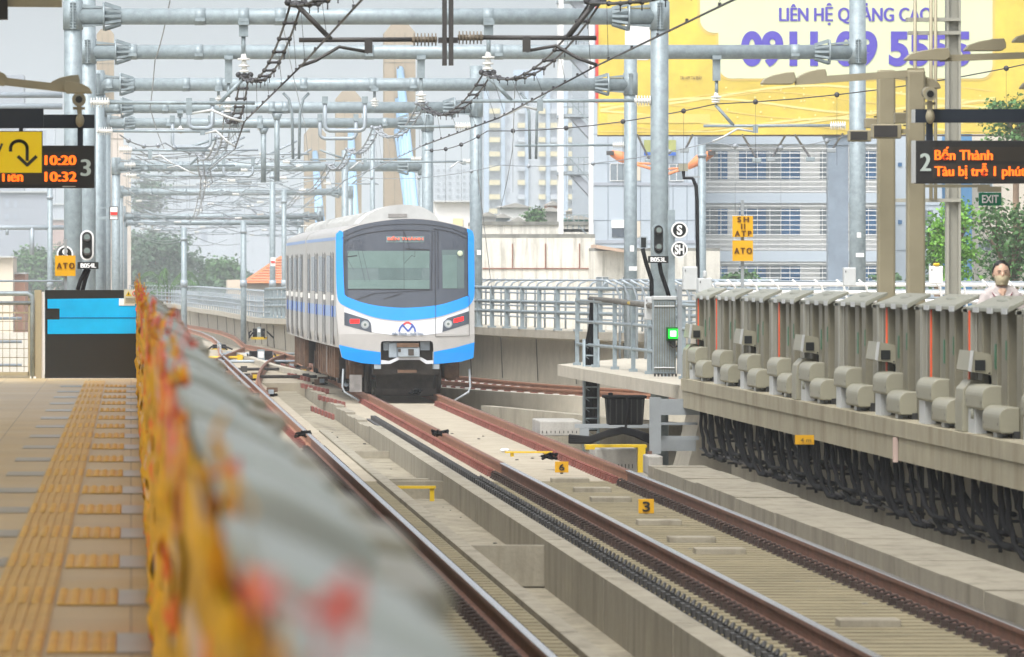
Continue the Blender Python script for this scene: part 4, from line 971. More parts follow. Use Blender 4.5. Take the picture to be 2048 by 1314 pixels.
face_poly([Q(688,322),Q(888,322),Q(888,354),Q(688,354)], 2.4, mat('destpanel', (.16,.23,.24), .3), 'destination_panel', wsx)
ox = fx(Q(692,0)[0]); oy = surf(-.2, 3.25)-.022
text('BẾN THÀNH', fx(Q(694,0)[0]), fx(Q(880,0)[0]), fz(Q(0,342)[1]), fz(Q(0,321)[1]), 0, M['dest'], wsx, fb=.006)
o = bpy.context.scene.objects[-1] if False else [c for c in wsx.children if c.name.startswith('lettering')][-1]; o.parent = None; o.parent = wsx
o.data.transform(Matrix.Translation((TY0*0, oy, 0)))
# fix lettering offset made against the parent chain (built in local coordinates)
o.data.transform(Matrix.Translation((car.location.x, car.location.y, car.location.z)))
b = MB(); b.ell((fx(Q(1077,0)[0]), surf(1.1,2.9)-.02, fz(Q(0,412)[1])), (.06,.012,.06)); b.build('sticker', mat('sticker', (.55,.62,.45), .5), wsx, local=True)
for (pts, nm) in (([(466,722),(590,760),(604,778),(608,828),(466,790)],0),([(1122,716),(1008,752),(986,772),(980,826),(1122,782)],1)):
    hb = face_poly([Q(*p) for p in pts], 1.3, M['windshield'], 'lamp_housing', car)
    cx, cz = ((520,768),(1068,760))[nm]; tw = (24,26)[nm]; sl_ = (.0,-.25)[nm]
    face_poly([Q(cx-tw,cz-10-sl_*tw),Q(cx+tw,cz-10+sl_*tw),Q(cx+tw,cz+12+sl_*tw),Q(cx-tw,cz+12-sl_*tw)], 2.4, M['tail'], 'tail_lamp', hb)
    cx, cz = ((574,787),(1012,783))[nm]; b = MB(); x, z = fx(Q(cx,0)[0]), fz(Q(0,cz)[1]); y = surf(x,z)-.03
    b.tube([(x,y,z),(x,y+.03,z)], .088, 20); b.build('headlight', M['galv_pale'], hb, local=True); b = MB(); b.tube([(x,y-.006,z),(x,y,z)], .065, 20); b.build('lens', M['cap_pale'], hb, local=True); b = MB(); b.tube([(x,y-.012,z),(x,y-.005,z)], .03, 12); b.build('bulb', M['gate_glass'], hb, local=True)
for pts in ([(437,893),(540,916),(655,932),(655,997),(560,990),(470,968),(455,960)],[(935,930),(1050,908),(1152,880),(1146,962),(1080,982),(935,995)]): face_poly([Q(*p) for p in pts], 1.2, M['train_blue'], 'blue_skirt', car)
for s_ in (((945,690),(945,850)),((945,850),(1124,846)),((1124,634),(1124,846))): fbar(*s_, 2.2, 2.6, M['gate_panel_dark'], 'door_line', car)
# logo
def fcurve(pts, wpx, m, par, nm='logo_stroke'):
    for p, q in zip(pts, pts[1:]): fbar(p, q, wpx, 2.6+random.random()*.1, m, nm, par, 2)
lg = face_poly([Q(750,824),Q(752,824),Q(752,826),Q(750,826)], 2.2, M['train_white'], 'logo', car)
bl = mat('logo_blue', (.05,.10,.38), .4); rd = mat('logo_red', (.65,.05,.05), .4)
fcurve([(752,824),(757,806),(768,790),(784,780)], 9, bl, lg); fcurve([(838,824),(834,806),(824,790),(816,782)], 9, bl, lg); fcurve([(772,790),(800,822)], 9, bl, lg); fcurve([(800,822),(824,792)], 9, bl, lg)
fcurve([(776,786),(786,778),(796,775),(808,778),(818,786)], 9, rd, lg)
o = text('Bến Thành – Suối Tiên', fx(Q(716,0)[0]), fx(Q(876,0)[0]), fz(Q(0,841)[1]), fz(Q(0,825)[1]), 0, mat('logo_text', (.25,.30,.38), .5), lg, fb=.006)
o.data.transform(Matrix.Translation((car.location.x, car.location.y+surf(0,1.2)-.016, car.location.z)))
# coupler recess
b = MB(); b.box(-.72,.72,.35,.9,.42,1.16); b.build('recess', M['under'], car, local=True)
b = MB(); b.box(fx(Q(745,0)[0]),fx(Q(860,0)[0]),-.12,.4,fz(Q(0,958)[1]),fz(Q(0,905)[1])); b.box(fx(Q(700,0)[0]),fx(Q(745,0)[0]),.1,.4,fz(Q(0,960)[1]),fz(Q(0,880)[1])); cp = b.build('coupler', M['galv_pale'], car, local=True, bevel=.02)
b = MB(); b.box(-.22,.25,-.14,.2,fz(Q(0,905)[1]),fz(Q(0,884)[1])); b.box(-.2,.2,-.13,.1,.47,.53); b.build('coupler_cap', M['under_brown'], cp, local=True)
b = MB(); b.box(.02,.14,-.135,-.12,fz(Q(0,948)[1]),fz(Q(0,915)[1])); b.box(-.2,-.14,-.135,-.12,fz(Q(0,930)[1]),fz(Q(0,912)[1])); b.build('coupler_slot', M['under'], cp, local=True)
b = MB(); b.box(-.70,-.56,.05,.3,.55,.92); b.box(.56,.70,.05,.3,.55,.92); b.box(-.50,-.30,.2,.35,.95,1.14); b.box(.3,.5,.2,.35,.95,1.14); b.build('recess_plate', M['galv_pale'], car, local=True)
b = MB()
pr = [Q(657,972),Q(700,978),Q(745,958),Q(868,958),Q(900,976),Q(932,974),Q(932,992),Q(895,994),Q(862,972),Q(750,972),Q(705,993),Q(657,994)]
b.prism([(fx(a),fz(c)) for a,c in pr], -.03, .12); b.build('plough_bar', M['train_white'], car, local=True)
for s_ in (-1, 1):
    b = MB(); b.tube([(s_*1.36,.35,.55),(s_*1.38,.3,.16),(s_*1.34,.25,.05),(s_*1.02,.2,-.14)], .024, 6); b.build('rail_guard', M['steel_grey'], car, local=True)
b = MB(); b.box(-1.22,-.96,.3,.6,.05,.42); b.build('step_box', M['under_grey'], car, local=True)
b = MB(); b.box(-.62,.62,1.0,1.3,-.05,.45); b.box(-.68,.68,.9,1.0,.0,.12); b.build('bogie_plate', M['under'], car, local=True)
# roof dome at the front
b = MB(); d0 = [Q(560,262),Q(600,215),Q(680,170),Q(760,153),Q(860,153),Q(930,178),Q(975,212),Q(992,248)]
b.prism([(fx(a), fz(c)) for a, c in arc(d0, 3)], 2.2, 5.6); b.build('roof_dome', M['roof_grey'], car, local=True)
b = MB(); b.box(fx(Q(720,0)[0]),fx(Q(820,0)[0]),2.18,2.2,fz(Q(0,218)[1]),fz(Q(0,200)[1])); b.build('roof_label', M['under_grey'], car, local=True)
h2 = car.location+Vector((-math.sin(hd)*20.0, math.cos(hd)*20.0, 0))
car2 = make_car('second metro car coupled behind the leading one, mostly hidden', tuple(h2), 0.004, False)
h3 = h2+Vector((-math.sin(.004)*20, 20, 0)); car3 = make_car('third metro car hidden behind the first two on the curve', tuple(h3), -.085, False)
# pantograph tube between wires and roof handled with the portals

# ================================================================== PORTALS, MASTS, WIRES
def ribs(b, a, c, r, n):                              # ribbed insulator from a to c
    a = Vector(a); c = Vector(c)
    for i in range(n): p = a+(c-a)*(i+.25)/n; q = a+(c-a)*(i+.55)/n; b.tube([p, q], r, 10)
    b.tube([a, c], r*.45, 8)
def portal(lab, Y, pxL, pxR, py, dpx, mw, topz=9.0, zb=-.8, left=True, right=True, m='galv', clamps=(), hang=(), ext=None):
    s = S(Y); t = thing('catenary_portal', lab, 'catenary portal', (X((pxL+pxR)/2,Y), Y, zb), 'steel portals over the tracks')
    r = dpx/2/s; mr = mw/2/s; z = Z(py, Y); xl, xr = X(pxL,Y), X(pxR,Y)
    b = MB(); b.tube([(xl if left else X(ext or pxL,Y),Y,z),(xr,Y,z)], r, 18); b.build('beam', M[m], t)
    for on, x, sg in ((left, xl, 1), (right, xr, -1)):
        if not on: continue
        tz = topz if isinstance(topz, (int,float)) else topz[0 if sg > 0 else 1]
        b = MB(); b.tube([(x,Y,zb),(x,Y,tz)], mr, 16); b.build('mast', M[m], t)
        b = MB(); b.tube([(x,Y,z-r*1.6),(x,Y,z+r*1.8)], mr*1.12, 16); b.box(x-.01,x+.01,Y-mr*1.3,Y-mr*1.05,z-r*1.6,z+r*1.8)
        for i in range(10): q = z-r*1.5+i*r*.34; b.box(x-mr*.35,x+mr*.35,Y-mr*1.22,Y-mr*1.08,q,q+r*.10)
        b.build('mast_clamp', M[m], t)
        b = MB(); x1 = x+sg*mr*3.3
        b.tube([(x1,Y,z),(x1+sg*r*.25,Y,z)], r*1.75, 20)
        for i in range(12):
            a = 2*math.pi*i/12; p0 = Vector((x1+sg*r*.25,Y+r*1.65*math.cos(a),z+r*1.65*math.sin(a))); p1 = Vector((x1+sg*r*2.2,Y+r*1.02*math.cos(a),z+r*1.02*math.sin(a)))
            b.bar(p0, p1, r*.12, r*.3)
        b.build('flange', M[m], t)
        b = MB(); b.prism([(x+sg*mr,z+r*1.5),(x1,z+r*1.2),(x1,z+r*1.05),(x+sg*mr,z+r*1.05)], Y-r*.5, Y+r*.5); b.prism([(x+sg*mr,z-r*1.3),(x1,z-r*1.1),(x1,z-r*.95),(x+sg*mr,z-r*.95)], Y-r*.5, Y+r*.5); b.build('gusset', M[m], t)
    for c_ in clamps:
        x = X(c_, Y); b = MB(); b.tube([(x-.09,Y,z),(x+.09,Y,z)], r*1.06, 16); b.box(x-.08,x+.08,Y-r*1.15,Y-r*.9,z-r*.6,z-r*.2); b.build('beam_clamp', M[m], t)
    for (hx, hy, tx, ty) in hang:                     # hanger: from the beam at hx, tube to hy, insulator to support (tx,ty)
        x = X(hx, Y); b = MB(); b.box(x-.075,x+.075,Y-.075,Y+.075,Z(hy-35*s/121,Y),z-r*.8); b.tube([(x,Y,Z(hy-35*s/121,Y)),(x,Y,Z(hy,Y))], .035, 8); b.build('drop_tube', M[m], t)
        b = MB(); e = Vector(W(tx,ty,Y)); a = Vector((x,Y,Z(hy,Y))); b.tube([a,e], .02, 6)
        for k in (.25,.55,.8): p = a+(e-a)*k; b.tube([p+Vector((0,0,.02)), p-Vector((0,0,.01))], .115-.04*k, 12); b.tube([p+Vector((0,0,.10)),p+Vector((0,0,.02))], [.03,.06], 10)
        b.build('insulator', M['insulator'], t)
        b = MB(); b.box(x-.09,x+.09,Y-r*1.1,Y+r*1.1,z-r*1.05,z-r*.5); b.build('beam_clamp', M[m], t)
    return t
def cantilever(t, Y, x_post, x_end, y, strut=None, drop=None, m='galv', ins='insulator', rr=.03):
    """horizontal tube at photo height y from the post side to x_end, insulator beside the post, strut (x0,y0,x1) , drop tube + curved registration arm"""
    sg = 1 if x_end > x_post else -1; s = S(Y); L = 36*s/121*sg
    b = MB(); b.tube([W(x_post+L*1.15,y,Y), W(x_end,y+1,Y)], rr, 8); b.build('cantilever_tube', M[m], t)
    b = MB(); ribs(b, W(x_post+L*.12,y,Y), W(x_post+L*1.2,y,Y), .085, 7); b.build('insulator', M[ins], t)
    if strut: b = MB(); b.tube([W(strut[0],strut[1],Y), W(strut[2],y,Y)], rr*1.1, 8); b.build('strut', M[m], t)
    if drop:
        dx, dy, ex, ey = drop; b = MB(); b.box(X(dx,Y)-.05,X(dx,Y)+.05,Y-.04,Y+.04,Z(dy,Y),Z(y-2,Y)); b.build('drop_bracket', M[m], t)
        b = MB(); mx = dx+(ex-dx)*.42; b.tube([W(dx,dy-2,Y),W(mx,min(dy,ey)-8*s/121-2,Y-.1),W(dx+(ex-dx)*.75,(dy*.35+ey*.65)-3,Y-.15),W(ex,ey,Y-.2)], rr*.75, 7); b.build('registration_arm', M[m if m != 'galv' else 'cap_pale'], t)
# twin post, two cantilevers inside the canopy edge; its shade put into their colours
t = thing('twin_post', 'twin hanging post in shade-dark colour with a cantilever arm on each side', 'catenary post', (4.02,99,6), None)
for px in (889, 902): b = MB(); b.box(X(px-4.3,99),X(px+4.3,99),98.9,99.1,Z(131,99),8.15); b.build('post', M['dark_steel'], t)
b = MB(); b.box(3.9,4.15,98.95,99.05,5.55,5.62); b.build('clamp', M['dark_steel'], t)
cantilever(t, 99, 880, 598, 79, (592,8,662), (737,106,598,133), 'dark_steel', 'insulator_shaded')
cantilever(t, 99, 910, 1193, 75, (1190,5,1135), (1053,104,1194,130), 'dark_steel', 'insulator_shaded')
p1 = portal('nearest portal, thick pipe high above the train between two grey masts', 129, 146, 1319, 33, 33, 36, 8.6, clamps=(400,487,560,976), hang=((487,108,489,152),(977,105,975,146)))
cantilever(p1, 129, 176, 510, 205, (489,155,440), (378,230,486,243)); cantilever(p1, 129, 1312, 945, 201, (975,152,1023), (1080,222,1000,232))
p2 = portal('second portal, thick pipe reaching the far mast before the billboard', 158, 175, 1715, 104, 29, 33, 8.4, clamps=(265,397,560,738,997,1590), hang=((457,195,455,230),(842,185,843,208),(1433,190,1431,208)))
cantilever(p2, 158, 190, 478, 262, (455,262,500), (405,270,470,293)); cantilever(p2, 158, 945, 800, 253, None, None); cantilever(p2, 158, 1695, 1407, 251, (1431,210,1467), (1511,266,1425,283))
p3 = portal('third portal, pipe ending at the short mast before the billboard', 188, 196, 1261, 169, 26, 26, (7.5,7.9), clamps=(218,262,372,437,607,745,826), hang=((749,198,750,215),(437,192,440,215)))
cantilever(p3, 188, 1255, 1030, 290, None, None); cantilever(p3, 188, 235, 420, 300, (440,275,360), (300,318,350,330))
p4 = portal('fourth portal, ending at the mast right behind the train roof', 218, 200, 952, 215, 23, 25, (7.4,8.4), clamps=(233,330,543,570), hang=((360,255,362,268),))
cantilever(p4, 218, 950, 760, 323, None, (928,330,900,336)); cantilever(p4, 218, 246, 470, 330, (420,290,380), (330,338,390,348))
p5 = portal('fifth portal, thinner pipe ending above the train at a short mast', 242, 210, 855, 246, 20, 23, (7.2,7.6), clamps=(250,337,520,770), hang=((520,250,520,262),))
cantilever(p5, 242, 250, 452, 351, (455,300,400), None); cantilever(p5, 242, 845, 620, 318, (640,300,690), (730,330,700,338))
# drop posts below the fourth and fifth beams
for (px, Y_, y0, y1, lab) in ((527,242,256,365,'stubby grey drop post below the fifth portal beam'),(554,218,228,363,'longer grey drop post below the fourth portal beam')):
    t = thing('drop_post', lab, 'drop post', tuple(W(px,y1,Y_)), 'drop posts below the beams'); s = S(Y_)
    MB().tube([W(px,y0,Y_),W(px,y1,Y_)], 5.5/s, 12).build('tube', M['galv'], t); b = MB(); b.tube([W(px,y0,Y_),W(px,y0+12,Y_)], [11/s,6/s], 12); b.build('cone', M['galv'], t)
for (px, Y_, y0, y1, w_, lab, sg) in ((592,188,186,318,26,'pair of slim bent tubes hanging below the third portal beam',1),(1066,188,186,318,26,'bent hanging tube before the apartment tower',1)):
    t = thing('bent_hanger', lab, 'hanger', tuple(W(px,y1,Y_)), None)
    for q in (-1, 1): MB().tube([W(px+q*w_,y0,Y_),W(px+q*w_*.55,y0+12,Y_),W(px+q*8,y0+40,Y_),W(px+q*6,y1,Y_)], .035, 7).build('tube', M['galv'], t)
def uframe(px0, px1, y0, y1, Y_, lab):
    t = thing('u_frame', lab, 'steel bracket', tuple(W((px0+px1)/2,y1,Y_)), 'U shaped tube frames hung among the wires'); b = MB()
    b.tube([W(px0,y0,Y_),W(px0,y1-8,Y_),W(px0+3,y1-3,Y_),W(px0+9,y1,Y_),W(px1-9,y1,Y_),W(px1-3,y1-3,Y_),W(px1,y1-8,Y_),W(px1,y0,Y_)], .045, 7); b.build('tube', M['galv_pale'], t)
    for q in (px0, px1): bb = MB(); bb.bar(W(q,y0-4,Y_),W(q,y0+10,Y_), .12); bb.build('clamp', M['galv'], t)
uframe(650,730,197,261,158,'U frame hung below the second beam, right of the bent tubes'); uframe(378,425,200,256,158,'small U frame left of the twin black wires'); uframe(640,712,232,277,188,'U frame hung just behind the larger one')
uframe(345,421,235,294,188,'U frame under the third beam at the left'); uframe(447,506,320,352,242,'shallow U frame by the sixth beam')
# farther portals, thinner and paler
far = [(320,232,845,333,20,'sixth portal, pale pipe just above the train roof',6.9),(395,240,700,384,14,'seventh portal, pale pipe behind the train roof',7.0),(470,245,640,433,12,'eighth portal, thin pipe among the wires',6.6),(530,248,600,445,11,'ninth portal, the farthest thin pipe over the curve',6.2)]
for (Y_, a, c, y, d, lab, tz) in far:
    p = portal(lab, Y_, a, c, y, d, 17 if Y_ < 350 else 13, tz, clamps=(a+60,a+130,a+200))
    for k in range(3):
        x0 = a+30+k*(c-a)/3.2
        cantilever(p, Y_, x0, x0+110*320/Y_, y+22*320/Y_+k*6, (x0+95*320/Y_,y+4,x0+60*320/Y_), (x0+70*320/Y_,y+32*320/Y_,x0+112*320/Y_,y+36*320/Y_), 'galv_pale')
# lone masts far left and centre
for (px, Y_, w_, y0, lab) in ((368,300,12,455,'slender grey mast in front of the dark tree'),(487,300,12,440,'slender grey mast in front of the white house'),(545,330,12,330,'grey mast left of the train with red and white plate'),(568,345,10,380,'thin mast touching the left edge of the train'),(100,300,11,372,'pale mast left of the orange ATO board'),(690,300,14,300,'grey mast rising behind the train roof'),(745,285,10,255,'thin grey mast between the tan pylons'),(1404,190,16,288,'thin grey mast with curved black cable beside louvred facade')):
    t = thing('catenary_mast', lab, 'mast', (X(px,Y_),Y_,-1), 'single masts along the line'); s = S(Y_)
    MB().tube([(X(px,Y_),Y_,-1),W(px,y0,Y_)], w_/2/s, 12).build('tube', M['galv'], t); b = MB(); b.tube([W(px,560,Y_),W(px,574,Y_)], w_*.62/s, 12); b.tube([W(px,y0+20,Y_),W(px,y0+26,Y_)], w_*.6/s, 12); b.build('band', M['galv_pale'], t)
t = thing('plate_sign', 'small white sign with a red bar on the far mast by the train', 'sign', tuple(W(545,532,329)), 'white plates with a red bar'); MB().pbox(541,515,551,532,328,.02).build('plate', M['white_paint'], t); MB().pbox(542,522,550,526,327.95,.02).build('red_bar', M['red_paint'], t)
t = thing('plate_sign', 'white sign with a red bar on an arm beside the pale pylon', 'sign', tuple(W(227,440,157)), 'white plates with a red bar'); MB().pbox(219,413,236.5,440,157,.02).build('frame', M['dark_steel'], t); MB().pbox(220.5,414.5,235,438.5,156.97,.02).build('plate', M['white_paint'], t); MB().pbox(221,424,234.5,430,156.94,.02).build('red_bar', M['red_paint'], t)
b = MB(); b.bar(W(195,436,157.05),W(219,436,157.05), .06); b.bar(W(195,416,157.05),W(219,416,157.05), .02); b.build('arm', M['galv'], t)
# left cross boom behind the ATO board
t = thing('cross_boom', 'pale horizontal boom with drop arms left of the ATO board', 'catenary boom', tuple(W(60,455,300)), None)
MB().tube([(-8,300,Z(455,300)),W(128,455,300)], .09, 8).build('tube', M['galv_pale'], t); b = MB(); b.tube([W(64,455,300),W(64,510,300)], .09, 8); b.tube([W(14,455,300),W(14,470,300)], .06, 8); b.build('drop', M['galv_pale'], t)
for (y, Y_) in ((190,200),(213,230),(562,145)):
    t = thing('cross_boom', {190:'pale boom behind the left lamp arm, upper one',213:'pale boom behind the left lamp arm, lower one',562:'thin white conduit tube above the left end fence'}[y], 'catenary boom', tuple(W(60,y,Y_)), None)
    MB().tube([(-8,Y_,Z(y,Y_)),W(125,y,Y_)], (6 if y < 500 else 2.2)/S(Y_), 8).build('tube', M['galv_pale'], t)

for (px, py, w_, h_, Y_, pr_) in ((1385,497,8,12,187.8,p3),(1396,536,16,8,187.8,p3),(1319,455,4,12,128.7,p1),(958,505,8,10,217.7,p4),(1718,470,8,10,157.7,p2),(1720,510,16,8,157.7,p2),(1264,497,8,12,187.7,p3),(1266,537,16,8,187.7,p3)):
    if px in (1385,1396): continue
    MB().pbox(px-w_/2,py-h_/2,px+w_/2,py+h_/2,Y_,.01).build('mast_label', M['white_paint'], pr_)
# wires ------------------------------------------------------------
def cat(p, q, sag, n=10):
    p = Vector(p); q = Vector(q); return [p+(q-p)*(i/n)-Vector((0,0,sag*4*(i/n)*(1-i/n))) for i in range(n+1)]
sup = {'left': [(55,2.2,5.9),(99,X(592,99),Z(8,99)),(129,X(489,129),Z(152,129)),(158,X(455,158),Z(228,158)),(188,X(440,188),Z(275,188)),(218,X(400,218),Z(310,218)),(242,X(408,242),Z(345,242)),(320,X(400,320),Z(395,320)),(395,X(385,395),Z(432,395))],
       'right': [(55,5.9,5.95),(99,X(1190,99),Z(5,99)),(129,X(975,129),Z(147,129)),(158,X(843,158),Z(208,158)),(188,X(752,188),Z(256,188)),(218,X(700,218),Z(300,218)),(242,X(660,242),Z(330,242)),(320,X(600,320),Z(385,320)),(395,X(540,395),Z(425,395))]}
con = {'left': [(55,2.25),(99,X(600,99)),(129,X(489,129)),(158,X(470,158)),(188,X(420,188)),(218,X(425,218)),(242,X(400,242)),(320,X(405,320)),(395,X(380,395))],
       'right': [(55,5.7),(99,X(1195,99)),(129,X(1000,129)),(158,X(845,158)),(188,X(760,188)),(218,X(690,218)),(242,X(670,242)),(320,X(600,320)),(395,X(545,395))]}
CZ = {'left': Z(134,99), 'right': Z(131,99)}
for side in ('left', 'right'):
    who = 'empty track' if side == 'left' else 'train track'
    t = thing('messenger_wire', 'twin black messenger wire with spacer rungs above the %s' % who, 'overhead wire', tuple((sup[side][1][1], 99, sup[side][1][2])), 'overhead wires')
    sp = sup[side]
    for i in range(len(sp)-1):
        a = Vector((sp[i][1], sp[i][0], sp[i][2])); c = Vector((sp[i+1][1], sp[i+1][0], sp[i+1][2])); thin = i > 5
        near = i < 4; m = M['wire'] if i < 3 else M['wire_pale']; rr = .016 if near else .02
        for o in ((-.07, .07) if near else (-.08,.08)):
            MB().tube([p+Vector((o,0,0)) for p in cat(a, c, .42 if near else .3)], rr, 5).build('wire', m, t)
        pts = cat(a, c, .42 if near else .3, 11); b = MB()
        for p in pts[1:-1]: b.tube([p+Vector((-.09,0,0)), p+Vector((.09,0,0))], .02, 5); b.ell(p+Vector((-.07,0,.0)), .035, 6, 4); b.ell(p+Vector((.07,0,0)), .035, 6, 4); b.tube([p+Vector((.07,0,0)), p+Vector((.07,0,-.10))], .01, 4)
        b.build('spacers', m, t)
        b = MB(); b.ell(a, (.10,.06,.05), 8, 5); b.ell(a+Vector((-.1,0,.02)), .05, 6, 4); b.ell(a+Vector((.1,0,.02)), .05, 6, 4); b.build('clamp', m, t)
    t2 = thing('contact_wire', 'thin contact wire with small clips above the %s' % who, 'overhead wire', (con[side][1][1], 99, CZ[side]), 'overhead wires')
    cp_ = [Vector((x, y, CZ[side]+(0 if y < 100 else (Z(243,129)-CZ[side] if side == 'left' else Z(235,129)-CZ[side])*min(1,(y-99)/30)))) for y, x in con[side]]
    for i in range(len(cp_)-1):
        m = M['wire'] if i < 3 else M['wire_pale']; MB().tube([cp_[i], cp_[i+1]], .013, 5).build('wire', m, t2); b = MB(); dr = MB()
        n_ = 9
        for k in range(n_):
            f_ = (k+.5)/n_; p = cp_[i].lerp(cp_[i+1], f_); b.box(p.x-.014,p.x+.014,p.y-.05,p.y+.05,p.z,p.z+.04)
            a = Vector((sp[i][1], sp[i][0], sp[i][2])); c = Vector((sp[i+1][1], sp[i+1][0], sp[i+1][2])); q = a.lerp(c, f_)-Vector((0,0,.42*4*f_*(1-f_)))
            if k % 2 == 0: dr.tube([p+Vector((0,0,.05)), q], .004, 3)
        b.build('clips', m, t2); dr.build('droppers', m, t2)
def feeder(lab, pts, r=.012, balls=0, m='wire', sag=0):
    t = thing('feeder_wire', lab, 'overhead wire', tuple(pts[0]), 'overhead wires'); b = MB(); bb = MB()
    for i in range(len(pts)-1):
        c = cat(pts[i], pts[i+1], sag, 8); b.tube(c, r, 5)
        for k in range(balls): p = c[0].lerp(c[-1], (k+.5)/balls)-Vector((0,0,sag*4*((k+.5)/balls)*(1-(k+.5)/balls))); bb = MB(); bb.ell(p, .055, 8, 6); bb.tube([p,p-Vector((0,0,1.4))], .004, 3); bb.build('marker', M[m], t)
    b.build('wire', M[m], t)
feeder('thin wire with round markers rising to the right before the billboard', [W(2100,118,150),W(1431,208,158),W(975,262,180),W(850,300,218)], .012, 4, 'wire', .15)
feeder('second thin wire with markers below the billboard edge', [W(1700,268,158),W(1425,284,160),W(1000,330,205),W(700,352,242)], .01, 3, 'wire_pale', .2)
feeder('slack wire with markers hanging left behind the display', [W(240,270,160),W(330,286,180),W(420,300,218),W(489,243,190)], .015, 3, 'wire_pale', .15)
feeder('thin diagonal wire from the top left masts down to the tracks', [W(340,0,140),W(310,120,158),W(300,215,188),W(330,300,242)], .012, 0, 'wire_pale', .1)
feeder('taut thin wire crossing in front of the seventh portal', [W(560,20,140),W(610,250,200),W(620,330,260)], .008, 0, 'wire_pale', .1)
feeder('pair of fine stay wires beside the mast right of the train', [W(955,340,150),W(985,590,190)], .008, 0, 'wire_pale')
feeder('fine wire dropping from the twin post to the train roof', [W(1030,170,129),W(1025,300,170),W(1000,420,205)], .008, 0, 'wire_pale', .1)
rng = random.Random(5)
for k in range(24):
    y0 = 290+k*8; Ya = 250+k*9; xa = 246+rng.uniform(0,40); xb = 420+rng.uniform(0,230)
    feeder('pale wire number %s counted downwards in the tangle left of the train' % ordn[k], [W(xa,y0+rng.uniform(-10,10),Ya),W((xa+xb)/2,y0+rng.uniform(-14,18),Ya+20),W(xb,y0+rng.uniform(-12,14),Ya+45)], .02, 3 if k % 3 == 0 else 0, 'wire_pale', rng.uniform(.0,.5))
for k in range(22):
    Ya = 240+k*12; x = 290+rng.uniform(0,330); y = 300+k*8; s = S(Ya)
    t = thing('far_cantilever', 'slanted bracket arm in the wire tangle left of the train, %s from the top' % ordn[k], 'cantilever arm', tuple(W(x,y,Ya)), 'distant bracket arms among the wires')
    b = MB(); w_ = rng.uniform(60,120); sg = rng.choice((-1,1)); b.tube([W(x,y,Ya),W(x+sg*w_,y,Ya)], .035, 6); b.tube([W(x+sg*w_*.2,y,Ya),W(x+sg*w_*.75,y-26,Ya)], .035, 6); b.tube([W(x+sg*w_*.9,y,Ya),W(x+sg*w_*.5,y+8,Ya),W(x+sg*w_*.2,y+16,Ya)], .02, 5); b.build('tube', M['galv_pale'], t)
    b = MB(); ribs(b, W(x,y,Ya), W(x+sg*14,y,Ya), .08, 5); b.build('insulator', M['insulator'], t)

# ================================================================== SIGNALS AND BOARDS
def disc_text(ch, px, py, Y, r, parent_label, group, arm):
    s = S(Y); c = W(px, py, Y); t = thing('disc_sign', parent_label, 'sign', (c.x, Y, c.z-r/s), group)
    MB().tube([(c.x,Y,c.z),(c.x,Y+.02,c.z)], r/s, 28).build('disc', M['white_paint'], t); MB().tube([(c.x,Y-.005,c.z),(c.x,Y-.001,c.z)], (r-3.2)/s, 28).build('field', M['black'], t)
    w_ = 5.5 if len(ch) == 1 else 9.5; ptext(ch, px-w_, py-10, px+w_, py+10, Y-.006, M['white_paint'], t, .04); b = MB(); b.bar(W(arm,py,Y+.04),W(px,py,Y+.04), .03); b.build('arm', M['steel_grey'], t)
def signal(px, py0, py1, wd, Y, lab, rim):
    s = S(Y); t = thing('rail_signal', lab, 'rail signal', tuple(W(px,py1,Y)), 'two lens signals on the masts'); r = wd/2
    def pill(rad, y_a, y_b):
        c0 = W(px,py0+r,Y); c1 = W(px,py1-r,Y); rr = rad/s
        return [(c0.x+rr*math.cos(a), c0.z+rr*math.sin(a)) for a in [i*math.pi/10 for i in range(11)]]+[(c1.x+rr*math.cos(a), c1.z+rr*math.sin(a)) for a in [math.pi+i*math.pi/10 for i in range(11)]]
    MB().prism(pill(r,0,0), Y, Y+.12).build('backplate', M[rim], t); MB().prism(pill(r-3.6,0,0), Y-.01, Y-.001).build('face', M['black'], t)
    for yy in (py0+wd*.62, py1-wd*.62):
        c = W(px,yy,Y); b = MB(); b.tube([(c.x,Y-.12,c.z+.02),(c.x,Y-.01,c.z)], (r-6)/s, 18); hd_ = b.build('hood', M['dark_steel'], t); b = MB(); b.tube([(c.x,Y-.126,c.z+.02),(c.x,Y-.121,c.z+.02)], (r-7.5)/s, 16); b.build('lens', M['gate_glass'], hd_)
    return t
SY1 = 127.5; SY2 = 126.5
signal(1317, 447, 511, 25, SY1, 'grey two lens signal on the right mast above plate B053L', 'galv')
t = thing('name_plate', 'black plate lettered B053L below the right signal', 'sign', tuple(W(1316,526,SY1)), 'signal name plates'); MB().pbox(1296,512,1337,526,SY1,.02).build('plate', M['black'], t); ptext('B053L', 1301, 514.5, 1331, 523.5, SY1-.003, M['white_paint'], t, fb=.006)
b = MB(); b.tube([W(1319,526,SY1+.1),W(1322,545,SY1+.1),W(1334,580,SY1+.1),W(1340,600,SY1+.1)], .035, 6); b.build('cable', M['rubber'], t)
disc_text('S', 1359, 460, SY1, 16.5, 'round black and white S disc beside the right signal', 'round signs', 1340); disc_text('SH', 1359, 499, SY1, 16.5, 'round black and white SH disc below the S disc', 'round signs', 1340)
t = thing('bracket_post', 'grey channel post carrying the S and SH discs', 'post', tuple(W(1344,590,SY1+.1))); MB().pbox(1336,420,1350,592,SY1+.1,.1).build('channel', M['galv'], t)
t = thing('relay_box', 'small dark box on an arm with a black cable left of right signal', 'equipment box', tuple(W(1287,497,SY1))); MB().pbox(1280,473,1295,497,SY1,.1).build('box', M['galv_pale'], t); MB().pbox(1282,475,1292,495,SY1-.004,.003).build('front', M['black'], t)
